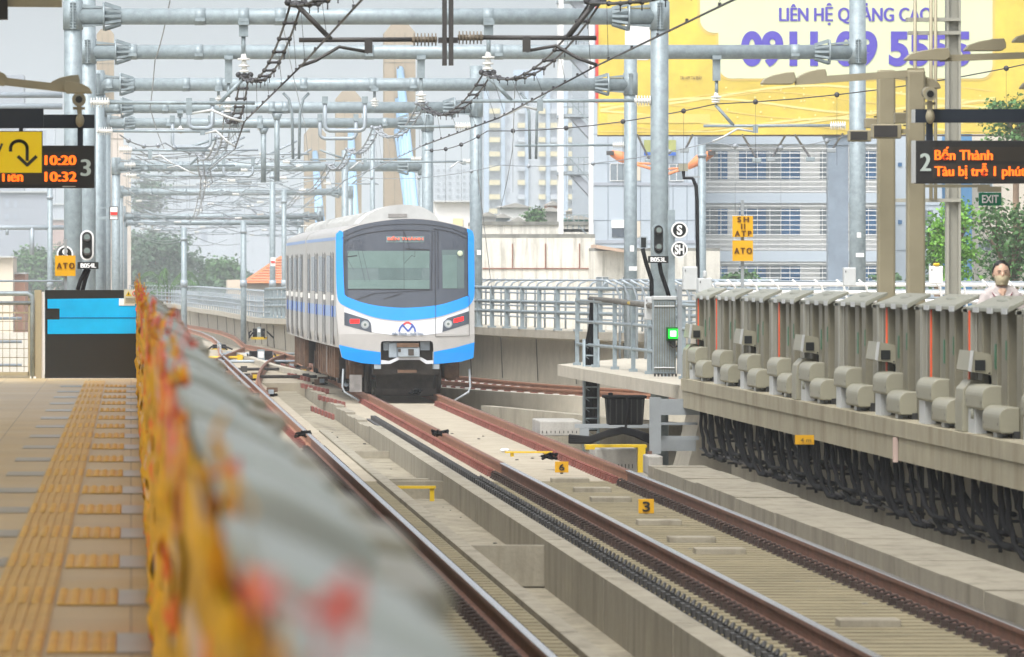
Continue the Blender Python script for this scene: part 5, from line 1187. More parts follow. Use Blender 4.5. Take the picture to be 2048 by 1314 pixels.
b = MB(); b.tube([W(1285,497,SY1),W(1292,525,SY1),W(1303,560,SY1),W(1304,620,SY1),W(1303,740,SY1)], .035, 6); b.build('cable', M['rubber'], t)
signal(174, 460, 521, 27, SY2, 'white rimmed two lens signal on the left mast above plate B054L', 'white_paint')
t = thing('name_plate', 'black plate lettered B054L below the left signal', 'sign', tuple(W(176,538,SY2)), 'signal name plates'); MB().pbox(155,524,197,538,SY2,.02).build('plate', M['black'], t); ptext('B054L', 161, 526.5, 191, 535.5, SY2-.003, M['white_paint'], t, fb=.006)
for (a, c) in (((172,538),(155,580)),((178,538),(165,582))): b = MB(); b.tube([W(*a,SY2+.1),W((a[0]*.4+c[0]*.6),(a[1]+c[1])/2,SY2+.1),W(*c,SY2+.1)], .035, 6); b.build('cable', M['rubber'], t)
disc_text('S', 130, 508, SY2-1, 16.5, 'round black S disc half hidden behind the orange ATO board', 'round signs', 150)
def board(px0,py0,px1,py1,Y,lines,lab):
    t = thing('orange_board', lab, 'sign', tuple(W((px0+px1)/2,py1,Y)), 'orange signal boards'); MB().pbox(px0,py0,px1,py1,Y,.02).build('board', M['orange_sign'], t)
    n_ = len(lines); h = (py1-py0)/n_
    for i, (tx, w_) in enumerate(lines):
        cy_ = py0+h*(i+.5); hh = 5.2 if n_ > 1 else 5.8; cx = (px0+px1)/2; ptext(tx, cx-w_, cy_-hh, cx+w_, cy_+hh, Y-.003, M['text_brown'], t, fb=.006)
board(110,511,151,552,113.3,[('A T O',17)],'orange ATO board on a thin pole before the left signal')
t = thing('sign_pole', 'thin grey pole behind the left orange ATO board', 'pole', tuple(W(131,590,113.4))); MB().pbox(128.5,478,134,580,113.35,.05).build('pole', M['steel_grey'], t)
board(1465,432,1506,474,122,[('S H',11),('I I',3.5),('A T P',16)],'orange board lettered SH II ATP on the thin pole'); board(1465,481,1506,522,122,[('A T O',17)],'orange ATO board below the SH II ATP board')
t = thing('sign_pole', 'thin grey pole holding two orange boards before the louvred facade', 'pole', tuple(W(1485,590,122.1))); MB().pbox(1482,400,1488,640,122.1,.05).build('pole', M['steel_grey'], t)
def ebox(px0,py0,px1,py1,Y,d,m,lab,extra=None):
    t = thing('equipment_box', lab, 'equipment box', tuple(W((px0+px1)/2,py1,Y)), 'equipment boxes behind the right platform'); MB().pbox(px0,py0,px1,py1,Y,d).build('body', M[m], t, bevel=.015)
    if extra: MB().pbox(*extra[:4],Y-.02 if len(extra) < 6 else Y,.2).build('top_lamp', M[extra[4]], t, bevel=.03)
    b = MB(); b.pbox(px0+3,py0+6,px0+4.5,py0+10,Y-.01,.01); b.build('latch', M['dark_steel'], t)
ebox(1860,532,1886,568,118,.2,'white_paint','white box with an amber lamp on top beside the ladder mast',(1868,526,1880,532,'yellow_paint'))
ebox(1367,533,1395,580,124,.3,'cap_pale','pale grey cabinet right of the right signal mast'); ebox(1397,556,1424,585,122,.4,'cap_pale','low pale cabinet with a small vent left of the thin pole',(1407,541,1414,556,'cap_pale'))
ebox(1688,535,1712,572,124,.25,'cap_pale','pale box with a dark cable beside the billboard column'); ebox(1290,593,1310,640,122,.2,'cap_pale','pale narrow box left of the corrugated cabinet')
t = thing('antenna_box', 'beige box antenna with drooping black cable on the thin mast', 'antenna', tuple(W(1366,342,186))); MB().pbox(1358,327,1376,342,186,.25).build('box', M['hood'], t); b = MB(); b.tube([W(1367,342,186.1),W(1368,356,186.1),W(1385,356,186.1),W(1392,372,186.1),W(1394,400,186.1),W(1396,560,186.1)], .045, 6); b.build('cable', M['rubber'], t); b = MB(); b.bar(W(1367,354,186.1),W(1400,354,186.1), .05); b.build('bracket', M['steel_grey'], t)
# switch machines between the tracks
def switchbox(px0,py0,px1,py1,Y,lab):
    t = thing('switch_machine', lab, 'switch machine', tuple(W((px0+px1)/2,py1,Y)), 'black switch machines between the tracks'); MB().pbox(px0,py0,px1,py1,Y,.6).build('body', M['rubber'], t, bevel=.02)
    w_ = px1-px0; MB().pbox(px0+w_*.34,py0-3,px1-w_*.34,py1,Y-.08,.1).build('bracket', M['galv'], t); MB().pbox(px0+w_*.38,py0+1,px1-w_*.38,py0+(py1-py0)*.45,Y-.1,.01).build('label_plate', M['white_paint'], t)
    b = MB()
    for q in (px0-4,px0+2,px1-2,px1+4): b.tube([W(q,py0+6,Y),W(q+random.uniform(-6,6),(py0+py1)/2,Y-.3),W(q+random.uniform(-14,14),py1+2,Y-.4)], .03, 6)
    b.build('cable', M['rubber'], t); MB().pbox(px0-4,py1,px1+4,py1+5,Y-.2,.3).build('base_frame', M['yellow_paint'], t)
switchbox(499,702,545,732,248,'large black switch machine with white label between the tracks'); switchbox(506,657,530,674,292,'distant black switch box against the curved parapet'); switchbox(425,689,452,697,285,'tiny black switch box on the inner curve')
# red guard pieces beside the train rail
for i, (a, y0, c, y1, Y_) in enumerate(((661,786,693,801,162),(622,752,660,782,180),(592,738,622,764,200),(576,728,592,744,222),(648,842,671,852,148))):
    b = MB()
    for q in range(7): b.box(X(a,Y_)+(X(c,Y_)-X(a,Y_))*q/7, X(a,Y_)+(X(c,Y_)-X(a,Y_))*(q+.95)/7+.02, Y_+10-10*q/7, Y_+11.2-10*q/7, -.19, -.09)
    tag(b.build('guard_bracket', M['clip_red']), 'red guard rail brackets left of the train, %s from the nearest' % ordn[i], 'guard bracket', 'red brackets left of the train')
b = MB(); b.tube([W(628,715,238),W(640,726,226),W(700,775,178)], .06, 6); tag(b.build('guard_rail', M['galv_pale']), 'polished check rail beside the left wheels of the train', 'guard rail')
for (px, py, Y_, lab) in ((700,778,176,'tangle of black cables with a yellow tag by the train wheel'),(830,783,165,'black cables lying under the train nose'),(1098,912,112,'black rail joint cables beside the middle rail'),(606,868,128,'black rail joint cables beside the near shiny rail'),(880,866,128,'black rail joint cable beside the orange rail')):
    b = MB(); rg = random.Random(px); s = S(Y_)
    for q in range(7):
        pts = [W(px+rg.uniform(-16,16),py+rg.uniform(-6,6),Y_+rg.uniform(-.3,.3)) for _ in range(4)]; b.tube(pts, .02, 5)
    tag(b.build('cable_tangle', M['rubber']), lab, 'cables')
# ================================================================== BACKGROUND
# bridge pylons with blue stay cables
def pylon(px0, px1, ytop, Y, m, lab, cable=None):
    t = thing('bridge_pylon', lab, 'bridge pylon', (X((px0+px1)/2,Y), Y, -13), 'tan pylons of the cable stayed bridge')
    w_ = px1-px0; pr = [(px0,1000),(px0,ytop+w_*.30),(px0+w_*.25,ytop),(px1-w_*.25,ytop),(px1,ytop+w_*.30),(px1,1000)]
    MB().prism([(X(a,Y), max(-13, Z(c,Y))) for a, c in pr], Y, Y+2.6).build('tower', M[m], t)
    b = MB()
    for q in (.33, .66): b.pbox(px0+w_*q-.5, ytop+w_*.3, px0+w_*q+.5, 560, Y-.02, .02)
    b.pbox(px0, ytop+w_*.3+90*300/Y, px1, ytop+w_*.3+92*300/Y, Y-.02,.02); b.build('formwork_joint', M['concrete'], t)
    if cable:
        for i, (xa, ya, xb, yb) in enumerate(cable):
            e = MB(); e.tube([W(xa,ya,Y-.3),W(xa,ya+5,Y-.9)], 11*300/Y/S(Y)*1.0, 12); e.build('cable_socket', M['concrete_dark'], t)
            for q in range(3): b = MB(); b.tube([W(xa+q*1.5-1.5,ya,Y-.3-q*.1),W(xb+(q-1)*11*300/Y,yb,Y-36-q)], [.18,.22], 10); b.build('stay_cable', M['stay_blue'], t)
pylon(769,831,47,460,'pylon','tallest tan pylon with thick blue stays behind the train',[(800,138,826,450),(797,200,826,460),(795,262,830,470)])
pylon(672,723,182,560,'pylon','second tan pylon, half height, left of the tallest',[(703,300,706,460),(702,255,706,450)])
pylon(609,652,255,660,'pylon','third and smallest tan pylon behind the train tail',[(630,305,642,470)])
pylon(193,228,58,470,'pylon','tan pylon behind the left masts with a blue stay socket',[(203,150,196,400)])
pylon(212,247,205,440,'pylon_pale','pale weathered pylon just right of the left masts'); pylon(236,262,290,600,'pylon_pale','narrow pale pylon at the left edge of the wire tangle')
# billboard
BY = 330.0
t = thing('billboard', 'huge yellow billboard with purple phone number on a grey column', 'billboard', (X(1675,BY),BY,-13))
bw = MB(); xl, xr = X(1197,BY), X(2085,BY); zt2, zb2 = Z(-70,BY), Z(269,BY)
bw.prism([(xl,Z(270,BY)),(X(1700,BY),Z(269,BY)),(xr,Z(267,BY)),(xr,zt2),(xl,zt2)], BY, BY+.9); pn = bw.build('panel', M['billboard_yellow'], t)
MB().box(xl-.09,xl,BY-.02,BY+.9,Z(205,BY),zt2).build('red_edge', M['red_paint'], t); MB().box(xl,xr,BY+.05,BY+.88,Z(272,BY),Z(269.5,BY)).build('lower_trim', M['under_brown'], t)
def rr(px0,py0,px1,py1,r,Y,m,nm,par,dd=.01):
    c = []
    for (cx,cy,a0) in ((px1-r,py0+r,0),(px0+r,py0+r,90),(px0+r,py1-r,180),(px1-r,py1-r,270)):
        for i in range(7): a = R(a0+i*15); c.append((X(cx+r*math.cos(a),Y), Z(cy-r*math.sin(a),Y)))
    return MB().prism(c, Y, Y+dd).build(nm, m, par)
rr(1432,-90,1990,161,30,BY-.02,M['billboard_gold'],'gold_border',pn); rr(1437,-85,1985,157,26,BY-.04,M['billboard_cream'],'cream_field',pn)
rr(1395,-90,1500,70,30,BY-.015,M['billboard_gold'],'gold_border',pn); rr(1400,-90,1505,66,28,BY-.035,M['billboard_cream'],'cream_field',pn)
ptext('LIÊN HỆ QUẢNG CÁO', 1558, 6, 1862, 50, BY-.06, M['purple'], pn, fb=.022); ptext('0911 09 5555', 1482, 62, 1941, 134, BY-.06, M['purple'], pn, .045)
ptext('TẢI APP TẠI ĐÂY', 1360, 150, 1404, 161, BY-.04, M['under_brown'], pn)
rr(1250,40,1300,120,6,BY-.02,M['white_paint'],'white_patch',pn)
rng = random.Random(3)
for k in range(9):
    b = MB(); y0 = 170+k*11; pts = []; n_ = 14
    up = [(1200+i*790/n_, y0+18*math.sin(i*.5+k)+ (1-i/n_)*12) for i in range(n_+1)]
    b.prism([(X(a,BY),Z(min(c,262),BY)) for a,c in up]+[(X(a,BY),Z(min(c+2.2+2*(k % 2),264),BY)) for a,c in reversed(up)], BY-.012-k*.001, BY-.003); b.build('wave_stripe', M['billboard_pale'] if k % 2 else M['billboard_gold'], pn)
b = MB()
for k in range(70): c = W(rng.uniform(1440,1980), rng.uniform(170,255), BY); r_ = rng.uniform(.02,.055); b.tube([(c.x,BY-.03,c.z),(c.x,BY-.02,c.z)], r_, 8)
b.build('sparkle_dots', M['billboard_pale'], pn); b = MB(); b.pbox(1215,228,1420,246,BY-.025,.01); b.build('stage_band', M['billboard_gold'], pn)
MB().pbox(1656,280,1697,1200,BY+.2,.8).build('column', mat('column_blue', (.22,.27,.33), .5), t, bevel=.03); b = MB(); b.prism([(X(1648,BY),Z(270,BY)),(X(1712,BY),Z(270,BY)),(X(1697,BY),Z(290,BY)),(X(1656,BY),Z(290,BY))], BY+.15, BY+1.05); b.build('column_head', bpy.data.materials['column_blue'], t)
for (a, c, q0, q1, m) in ((1275,270,1300,322,'galv'),(1485,270,1515,320,'galv'),(1590,270,1622,318,'galv'),(1685,268,1664,300,'steel_grey'),(1570,272,1543,318,'steel_grey'),(1385,270,1370,300,'steel_grey')):
    f = MB(); f.tube([W(a,c,BY-.1),W(q0,q1,BY-2.5)], .05, 6); fa = f.build('floodlight_arm', M['wire'], t); b = MB(); b.pbox(q0-9,q1-4,q0+8,q1+5,BY-2.7,.4); b.build('floodlight', M[m], fa, bevel=.03)
for (p, q, w_, lab) in ((( 1222,306),(1262,325),.22,'orange street lamp arm on the left side of the mast'),((1425,306),(1375,335),.22,'orange street lamp arm on the right side of the mast')):
    t = thing('street_lamp', lab, 'street lamp', tuple(W(*p,300)), 'orange street lamps behind the mast'); b = MB(); b.tube([W(*p,300),W((p[0]+q[0])/2,(p[1]+q[1])/2-2,300),W(*q,300)], [.12,.22,.1], 10); b.tube([W(*q,300),W(1320,q[1]+18,300)], .06, 6); b.tube([W(*q,300),W(1320,q[1]+4,300)], .04, 6); b.build('arm', M['orange_arm'], t); MB().pbox(p[0]-8,p[1]-4,p[0]+6,p[1]+4,299.5,.4).build('lamp_head', M['dark_steel'], t)

def building(name, lab, px0, px1, ytop, Y, dep, m, cat_='building', group='buildings beyond the viaduct'):
    t = thing(name, lab, cat_, (X((px0+px1)/2,Y), Y, -13), group); MB().box(X(px0,Y),X(px1,Y),Y,Y+dep,-13,Z(ytop,Y)).build('wall', M[m], t); return t
def windows(t, rects, Y, m, nm='window', dp=.05, frame=None):
    for (a, c, d, e) in rects:
        o = MB().pbox(a,c,d,e,Y-dp,dp-.003).build(nm, M[m], t)
        if frame:
            f = MB(); tk = frame[1]; f.pbox(a-tk,c-tk,d+tk,c,Y-dp-.03,.04); f.pbox(a-tk,e,d+tk,e+tk,Y-dp-.03,.04); f.pbox(a-tk,c,a,e,Y-dp-.03,.04); f.pbox(d,c,d+tk,e,Y-dp-.03,.04); f.pbox((a+d)/2-tk/2,c,(a+d)/2+tk/2,e,Y-dp-.03,.04); f.build('frame', M[frame[0]], o)
# panel clad building
PY = 400.0
t = building('panel_building', 'pale blue panel clad block below the billboard with few windows', 1184, 1395, -60, PY, 18, 'facade_blue')
b = MB()
for x in (1184,1216,1248,1281,1313,1346,1374,1390): b.pbox(x-.5,250,x+.5,485,PY-.02,.019)
for y in (326,440,268): b.pbox(1184,y,1395,y+1,PY-.021,.02)
b.build('panel_joints', M['facade_line'], t); b = MB(); b.pbox(1184,365,1395,371,PY-.05,.049); b.pbox(1184,480,1395,487,PY-.05,.049); b.build('ledge', M['tower_grey'], t)
windows(t, [(1221,328,1248,361),(1250,328,1262,361),(1340,329,1366,361)], PY, 'win_grey', frame=('white_paint',1.2)); windows(t, [(1224,456,1249,474),(1340,456,1366,474)], PY, 'win_dark'); b = MB(); b.pbox(1223,440,1250,456,PY-.08,.07); b.build('blind', M['white_paint'], t)
windows(t, [(1262,330,1281,361),(1262,442,1281,475)], PY, 'facade_warm', 'beige_panel')
t2 = thing('wall_banner', 'olive and blue banners hung on the panel building', 'banner', tuple(W(1320,311,PY-.3))); MB().pbox(1288,280,1302,304,PY-.3,.02).build('sheet', mat('olive_banner',(.36,.38,.12),.7), t2); MB().pbox(1336,280,1352,304,PY-.3,.02).build('sheet', bpy.data.materials['olive_banner'], t2); MB().pbox(1288,304,1352,311,PY-.31,.02).build('blue_band', M['band_blue'], t2)
# louvred office
OY = 405.0
t = building('louvred_office', 'white office block with horizontal louvres and blue windows', 1395, 1770, 276, OY, 20, 'facade_white')
for (y0, y1) in ((303,358),(418,470),(533,580)):
    windows(t, [(1402,y0,1436,y1)], OY, 'win_grey'); windows(t, [(1436,y0,1455,y1)], OY, 'win_blue'); windows(t, [(1478,y0,1532,y1)], OY, 'win_blue'); windows(t, [(1532,y0,1562,y1)], OY, 'win_grey')
    windows(t, [(1562,y0,1601,y1)], OY, 'win_blue'); windows(t, [(1640,y0,1660,y1)], OY, 'win_grey'); windows(t, [(1728,y0,1752,y1)], OY, 'win_blue')
b = MB(); y = 286
while y < 580:
    if not 384 < y < 406 and not 500 < y < 522: b.pbox(1397,y,1768,y+1.6,OY-.55,.12)
    y += 9.6
for x in (1420,1442,1493,1515,1540,1562,1580,1601,1645,1737): b.pbox(x-.5,286,x+.5,580,OY-.42,.1)
b.build('louvre_screen', M['white_paint'], t)
b = MB(); b.pbox(1395,386,1770,406,OY-.6,.58); b.pbox(1395,502,1770,523,OY-.6,.58); b.pbox(1395,272,1770,288,OY-.62,.6); b.build('floor_band', M['facade_blue'], t)
t = building('grey_annex', 'flat pale blue annex right of the louvred office', 1770, 1884, 262, OY+6, 18, 'facade_blue'); windows(t, [(1822,420,1866,449),(1840,540,1866,575)], OY+6, 'win_grey'); windows(t, [(1796,325,1804,333),(1796,440,1804,448)], OY+6, 'win_blue')
b = MB(); b.pbox(1770,410,1884,411.2,OY+5.97,.02); b.pbox(1770,500,1884,501,OY+5.97,.02); b.build('panel_joints', M['facade_line'], t)
t = building('blue_stair_tower', 'narrow strong blue strip of building behind the tree', 1884, 1944, 268, OY+10, 15, 'tower_blue'); bpy.data.objects[t.children[0].name].data.materials[0] = mat('strong_blue', (.05,.20,.40), .5, var=.05)
t = building('beige_house', 'peach coloured house behind the tree at the far right', 1944, 2140, 262, OY+14, 18, 'facade_warm'); windows(t, [(1957,488,1980,500),(2012,486,2030,502),(1960,360,1985,385)], OY+14, 'win_grey', frame=('white_paint',1.5)); b = MB(); b.pbox(1976,479,2060,483,OY+12.5,1.5); b.build('canopy', M['tower_grey'], t)
# external stair beside the billboard
EYY = 370.0
t = thing('fire_escape', 'grey steel fire escape stair beside the billboard', 'stair tower', (X(1150,EYY),EYY,-13))
b = MB()
for x in (1122, 1182): b.bar((X(x,EYY),EYY,-13),(X(x,EYY),EYY,Z(-60,EYY)), .22)
b.bar((X(1128,EYY),EYY+4,-13),(X(1128,EYY),EYY+4,Z(-60,EYY)), .2); b.build('column', M['white_paint'], t)
for k, y in enumerate((-4,110,228,343,458)):
    b = MB(); b.pbox(1122,y,1182,y+6,EYY,4); b.build('landing', M['galv_pale'], t); b = MB(); b.prism([(X(1140,EYY),Z(y+6,EYY)),(X(1182,EYY),Z(y+52,EYY)),(X(1182,EYY),Z(y+30,EYY)),(X(1160,EYY),Z(y+6,EYY))], EYY+.2, EYY+1.4); b.build('flight', M['tower_grey'], t)
    b = MB()
    for q in range(6): b.bar(W(1124+q*11,y,EYY),W(1124+q*11,y-28,EYY), .04)
    b.bar(W(1122,y-28,EYY),W(1182,y-28,EYY), .05); b.bar(W(1122,y-14,EYY),W(1182,y-14,EYY), .04); b.bar(W(1140,y-26,EYY),W(1182,y+20,EYY), .05); b.build('handrail', M['galv'], t)
# apartment towers
AY = 1500.0
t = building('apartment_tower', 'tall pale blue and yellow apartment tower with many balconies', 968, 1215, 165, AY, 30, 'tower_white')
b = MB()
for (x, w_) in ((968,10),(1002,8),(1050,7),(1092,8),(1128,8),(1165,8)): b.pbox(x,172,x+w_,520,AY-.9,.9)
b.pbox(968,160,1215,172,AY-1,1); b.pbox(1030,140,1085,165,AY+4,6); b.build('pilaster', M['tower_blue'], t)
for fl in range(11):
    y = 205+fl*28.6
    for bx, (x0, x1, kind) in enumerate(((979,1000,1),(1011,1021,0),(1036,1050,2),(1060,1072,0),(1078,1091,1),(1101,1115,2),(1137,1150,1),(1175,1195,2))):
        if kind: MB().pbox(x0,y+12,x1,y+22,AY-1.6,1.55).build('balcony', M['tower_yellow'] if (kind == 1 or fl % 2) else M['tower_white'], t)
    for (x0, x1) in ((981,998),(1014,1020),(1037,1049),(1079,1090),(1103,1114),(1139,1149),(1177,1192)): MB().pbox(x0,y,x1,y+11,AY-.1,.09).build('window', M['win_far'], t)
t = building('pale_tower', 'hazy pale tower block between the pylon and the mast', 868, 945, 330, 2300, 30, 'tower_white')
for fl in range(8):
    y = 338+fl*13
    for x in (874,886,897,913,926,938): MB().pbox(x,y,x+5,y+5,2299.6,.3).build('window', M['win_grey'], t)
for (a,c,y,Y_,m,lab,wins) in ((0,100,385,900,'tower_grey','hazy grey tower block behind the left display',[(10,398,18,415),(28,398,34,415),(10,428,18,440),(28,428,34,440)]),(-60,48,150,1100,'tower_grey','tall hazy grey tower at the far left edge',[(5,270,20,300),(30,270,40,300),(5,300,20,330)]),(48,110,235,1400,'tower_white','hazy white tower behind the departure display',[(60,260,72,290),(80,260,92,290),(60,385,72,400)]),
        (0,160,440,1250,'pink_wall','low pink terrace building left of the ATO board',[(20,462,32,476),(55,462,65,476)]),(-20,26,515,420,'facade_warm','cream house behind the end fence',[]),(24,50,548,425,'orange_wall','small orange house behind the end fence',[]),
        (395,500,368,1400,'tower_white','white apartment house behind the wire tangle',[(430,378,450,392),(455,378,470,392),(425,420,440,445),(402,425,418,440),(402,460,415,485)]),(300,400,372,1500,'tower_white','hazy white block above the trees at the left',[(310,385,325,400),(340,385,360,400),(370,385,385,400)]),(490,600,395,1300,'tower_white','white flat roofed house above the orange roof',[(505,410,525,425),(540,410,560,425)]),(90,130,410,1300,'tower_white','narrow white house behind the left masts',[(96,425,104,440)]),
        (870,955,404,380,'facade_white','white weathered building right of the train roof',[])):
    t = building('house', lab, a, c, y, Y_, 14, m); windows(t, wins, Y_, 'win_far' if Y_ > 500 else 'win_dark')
    if y > 360: b = MB(); b.pbox(a-2,y-3,c+2,y,Y_-.4,14.8); b.build('roof_edge', M['cap_pale'], t)
MB().pbox(906,437,926,452,379.9,.09).build('window', M['tower_yellow'], bpy.data.objects[[o.name for o in bpy.data.objects if o.get('label') == 'white weathered building right of the train roof'][0]])
# orange roofed house
HY = 430.0
t = building('tiled_house', 'beige house with an orange tiled hip roof left of the train', 492, 620, 565, HY, 10, 'facade_warm')
b = MB(); vs_ = [W(487,566,HY-.6),W(650,566,HY-.6),(X(650,HY),HY+11,Z(566,HY)),(X(487,HY),HY+11,Z(566,HY)),(X(562,HY),HY+3,Z(512,HY)),(X(600,HY),HY+3,Z(512,HY))]
b.add(vs_, [(0,1,5,4),(1,2,5),(2,3,4,5),(3,0,4),(0,3,2,1)]); rf_ = b.build('roof', mat('roof_tiles', (.60,.19,.08), .8, var=.15, scale=2), t)
b = MB()
for k in range(9): y = 519+k*5.3; xa = 487+(566-y)*(75/54); b.tube([W(xa+2,y,HY-.6+(566-y)/54*3.5-.05),W(640,y,HY-.6+(566-y)/54*3.5-.05)], .05, 5)
b.build('tile_course', M['orange_wall'], rf_); windows(t, [(530,577,540,592)], HY, 'win_dark'); tag(MB().pbox(455,560,487,600,HY+3,6).build('garden_wall', M['facade_warm']), 'cream wall stub left of the orange roofed house', 'wall')
# weathered long building with mossy parapet
WY = 350.0
t = building('weathered_building', 'long white building with mould stained walls behind the railing', 950, 1190, 476, WY, 16, 'wall_moss', group='stained white buildings')
b = MB(); b.pbox(950,468,1190,477,WY+.1,15.8); b.build('parapet_cap', M['moss'], t); b = MB(); b.pbox(965,536,1180,538,WY-.06,.06)
for x in (1024,1090,1158): b.pbox(x,487,x+2,538,WY-.08,.06)
b.build('rust_pipe', mat('rust_pipe', (.22,.08,.05), .8), t); b = MB(); b.prism([(X(1010,WY),Z(474,WY+4)),(X(1150,WY),Z(486,WY+4)),(X(1150,WY),Z(489,WY+4)),(X(1010,WY),Z(478,WY+4))], WY+.5, WY+5); b.build('tin_roof', mat('tin_orange', (.50,.36,.27), .7), t)
t = building('weathered_building', 'lower stained white building below the panel block', 1188, 1440, 502, WY-4, 16, 'wall_moss', group='stained white buildings')
b = MB(); b.pbox(1188,496,1440,503,WY-3.9,15); b.build('parapet_cap', M['moss'], t); windows(t, [(1192,554,1217,580),(1246,554,1262,580)], WY-4, 'win_grey', frame=('white_paint',1))
b = MB(); b.prism([(X(1190,WY-4),Z(490,WY)),(X(1262,WY-4),Z(503,WY)),(X(1262,WY-4),Z(508,WY)),(X(1190,WY-4),Z(497,WY))], WY-5, WY-1); b.build('tin_roof', bpy.data.materials['tin_orange'], t)
t = building('stained_house', 'upper mould stained white block above the long weathered wall', 955, 1185, 447, WY+20, 12, 'wall_moss', group='stained white buildings'); b = MB(); b.pbox(955,443,1185,450,WY+19.9,12); b.build('parapet_cap', M['moss'], t)
for i, (a,c,y,y2,Y_,m,lab) in enumerate(((1000,1062,412,450,520,'facade_white','cream house among the roofs below the tower'),(990,1020,433,460,480,'galv','round steel water tank box among the roofs'),(1080,1125,420,462,500,'tin','grey tin roof shed before the fire escape'),(1022,1050,440,450,470,'tower_blue','small blue tarpaulin roof among the roofs'),(1132,1182,436,452,400,'green_mesh','green mesh fence at the foot of the fire escape'),(1095,1118,408,430,520,'orange_wall','small terracotta wall among the roofs'),(1100,1140,448,466,420,'green_mesh','green netted scaffold among the roofs'),(962,992,430,446,430,'facade_white','small white stair head behind the train roof'),(1030,1100,450,466,440,'tin','long grey corrugated roof just above the stained wall'),(1140,1180,420,440,430,'facade_warm','cream parapet wall beside the fire escape foot'))):
    t = thing('rooftop_hut', lab, 'rooftop structure', tuple(W((a+c)/2,y2,Y_)), 'small roof structures below the tower'); MB().box(X(a,Y_),X(c,Y_),Y_,Y_+4,Z(y2+30,Y_),Z(y,Y_)).build('wall', M[m], t); b = MB(); b.prism([(X(a-4,Y_),Z(y+3,Y_)),((X(a,Y_)+X(c,Y_))/2,Z(y-6,Y_)),(X(c+4,Y_),Z(y+3,Y_))], Y_-.4, Y_+4.4); b.build('roof', M['tin'], t)

# ================================================================== TREES
def tree(lab, px, py_base, px0, py0, px1, py1, Y, nleaf, lsz, lm, seed, dens=.5, cat_='tree', zbase=-13, nbr=9, group='trees beyond the viaduct'):
    rg = random.Random(seed); t = thing('tree', lab, cat_, (X(px,Y), Y, zbase), group)
    cx, cz = (X(px0,Y)+X(px1,Y))/2, (Z(py0,Y)+Z(py1,Y))/2; rx, rz = (X(px1,Y)-X(px0,Y))/2, (Z(py0,Y)-Z(py1,Y))/2; ry = rx*.8
    b = MB(); base = Vector((X(px,Y),Y,zbase)); fork = Vector((cx, Y, cz-rz*.7)); tr = max(.12, rz*.06); b.tube([base, base.lerp(fork,.5)+Vector((.1,0,0)), fork], [tr*1.3, tr, tr*.7], 8)
    clumps = []
    for k in range(nbr):
        a = rg.uniform(0, 2*math.pi); e = rg.uniform(-.3,1); end = Vector((cx+rx*.75*math.cos(a)*rg.uniform(.4,1), Y+ry*.75*math.sin(a), cz+rz*.75*e)); mid = fork.lerp(end,.5)+Vector((0,0,rz*.1))
        b.tube([fork, mid, end], [tr*.5, tr*.3, tr*.08], 5)
        for q in range(3): e2 = end+Vector((rg.uniform(-.4,.4)*rx, rg.uniform(-.4,.4)*ry, rg.uniform(-.3,.35)*rz)); b.tube([mid, mid.lerp(e2,.6), e2], [tr*.2, tr*.1, tr*.03], 4); clumps.append(e2)
        clumps.append(end)
    b.build('trunk', M['bark'], t)
    n_c = max(24, int(len(clumps)))
    for k in range(n_c*2):
        a = rg.uniform(0, 2*math.pi); f = rg.uniform(.5,1.0); e = rg.uniform(-1,1); q = math.sqrt(1-e*e); clumps.append(Vector((cx+rx*f*q*math.cos(a), Y+ry*f*q*math.sin(a), cz+rz*f*e)))
    vs = []; fs = []; per = max(3, nleaf//len(clumps))
    for c in clumps:
        cr = rg.uniform(.10,.26)*min(rx, rz)*1.3+lsz
        for i in range(int(per*rg.uniform(.3,1.7))):
            p = c+Vector((rg.gauss(0,.5)*cr, rg.gauss(0,.5)*cr, rg.gauss(0,.38)*cr)); l = lsz*rg.uniform(.5,1.3)
            d = Vector((rg.gauss(0,1), rg.gauss(0,1), rg.gauss(-.2,.6))).normalized()*l; s_ = d.cross(Vector((rg.gauss(0,1), rg.gauss(0,1), rg.gauss(0,1)))).normalized()*l*.32
            o = len(vs); vs += [p, p+d*.5+s_, p+d, p+d*.5-s_]; fs.append((o, o+1, o+2, o+3))
    cb = MB(); cb.v = [tuple(v) for v in vs]; cb.f = fs; cb.sm = [False]*len(fs); cb.build('crown', M[lm], t, fix=False)
    return t
tree('leafy tree with dark thin branches behind the woman', 1990, 600, 1930, 395, 2110, 600, 210, 3000, .15, 'leaf', 1, zbase=-13, nbr=12)
tree('bright green leafy branches beside the ladder mast', 1905, 600, 1868, 400, 1950, 585, 200, 2200, .13, 'leaf_bright', 2, nbr=8)
tree('slim dark leaved tree left of the ladder mast', 1880, 600, 1842, 440, 1905, 575, 215, 1300, .14, 'leaf', 3, nbr=6)
tree('upper crown of tree above the right display', 2010, 600, 1955, 190, 2110, 300, 225, 2200, .13, 'leaf', 4, nbr=9)
tree('large dark hazy tree left of centre behind the wires', 340, 600, 240, 480, 395, 600, 800, 8000, .5, 'leaf_dull', 5, nbr=10)
tree('bushy green tree before the white house', 430, 600, 395, 520, 480, 600, 800, 5200, .43, 'leaf', 6, nbr=8)
tree('low green bush right of the palm', 400, 605, 375, 566, 450, 612, 750, 2400, .4, 'leaf_dull', 7, nbr=5)
tree('hazy green tree behind the left end fence', 70, 600, 20, 500, 112, 600, 850, 5200, .48, 'leaf', 8, nbr=8)
tree('small hazy tree above the trees at left', 350, 560, 262, 350, 335, 430, 1200, 2500, .6, 'leaf_dull', 9, nbr=6)
tree('small hazy green tree behind the orange ATO board', 115, 560, 85, 490, 160, 590, 900, 2600, .5, 'leaf_dull', 10, nbr=6)
tree('small shrub on the roofs below the apartment tower', 1068, 470, 1052, 418, 1085, 455, 450, 700, .22, 'leaf', 11, nbr=4, zbase=-2)
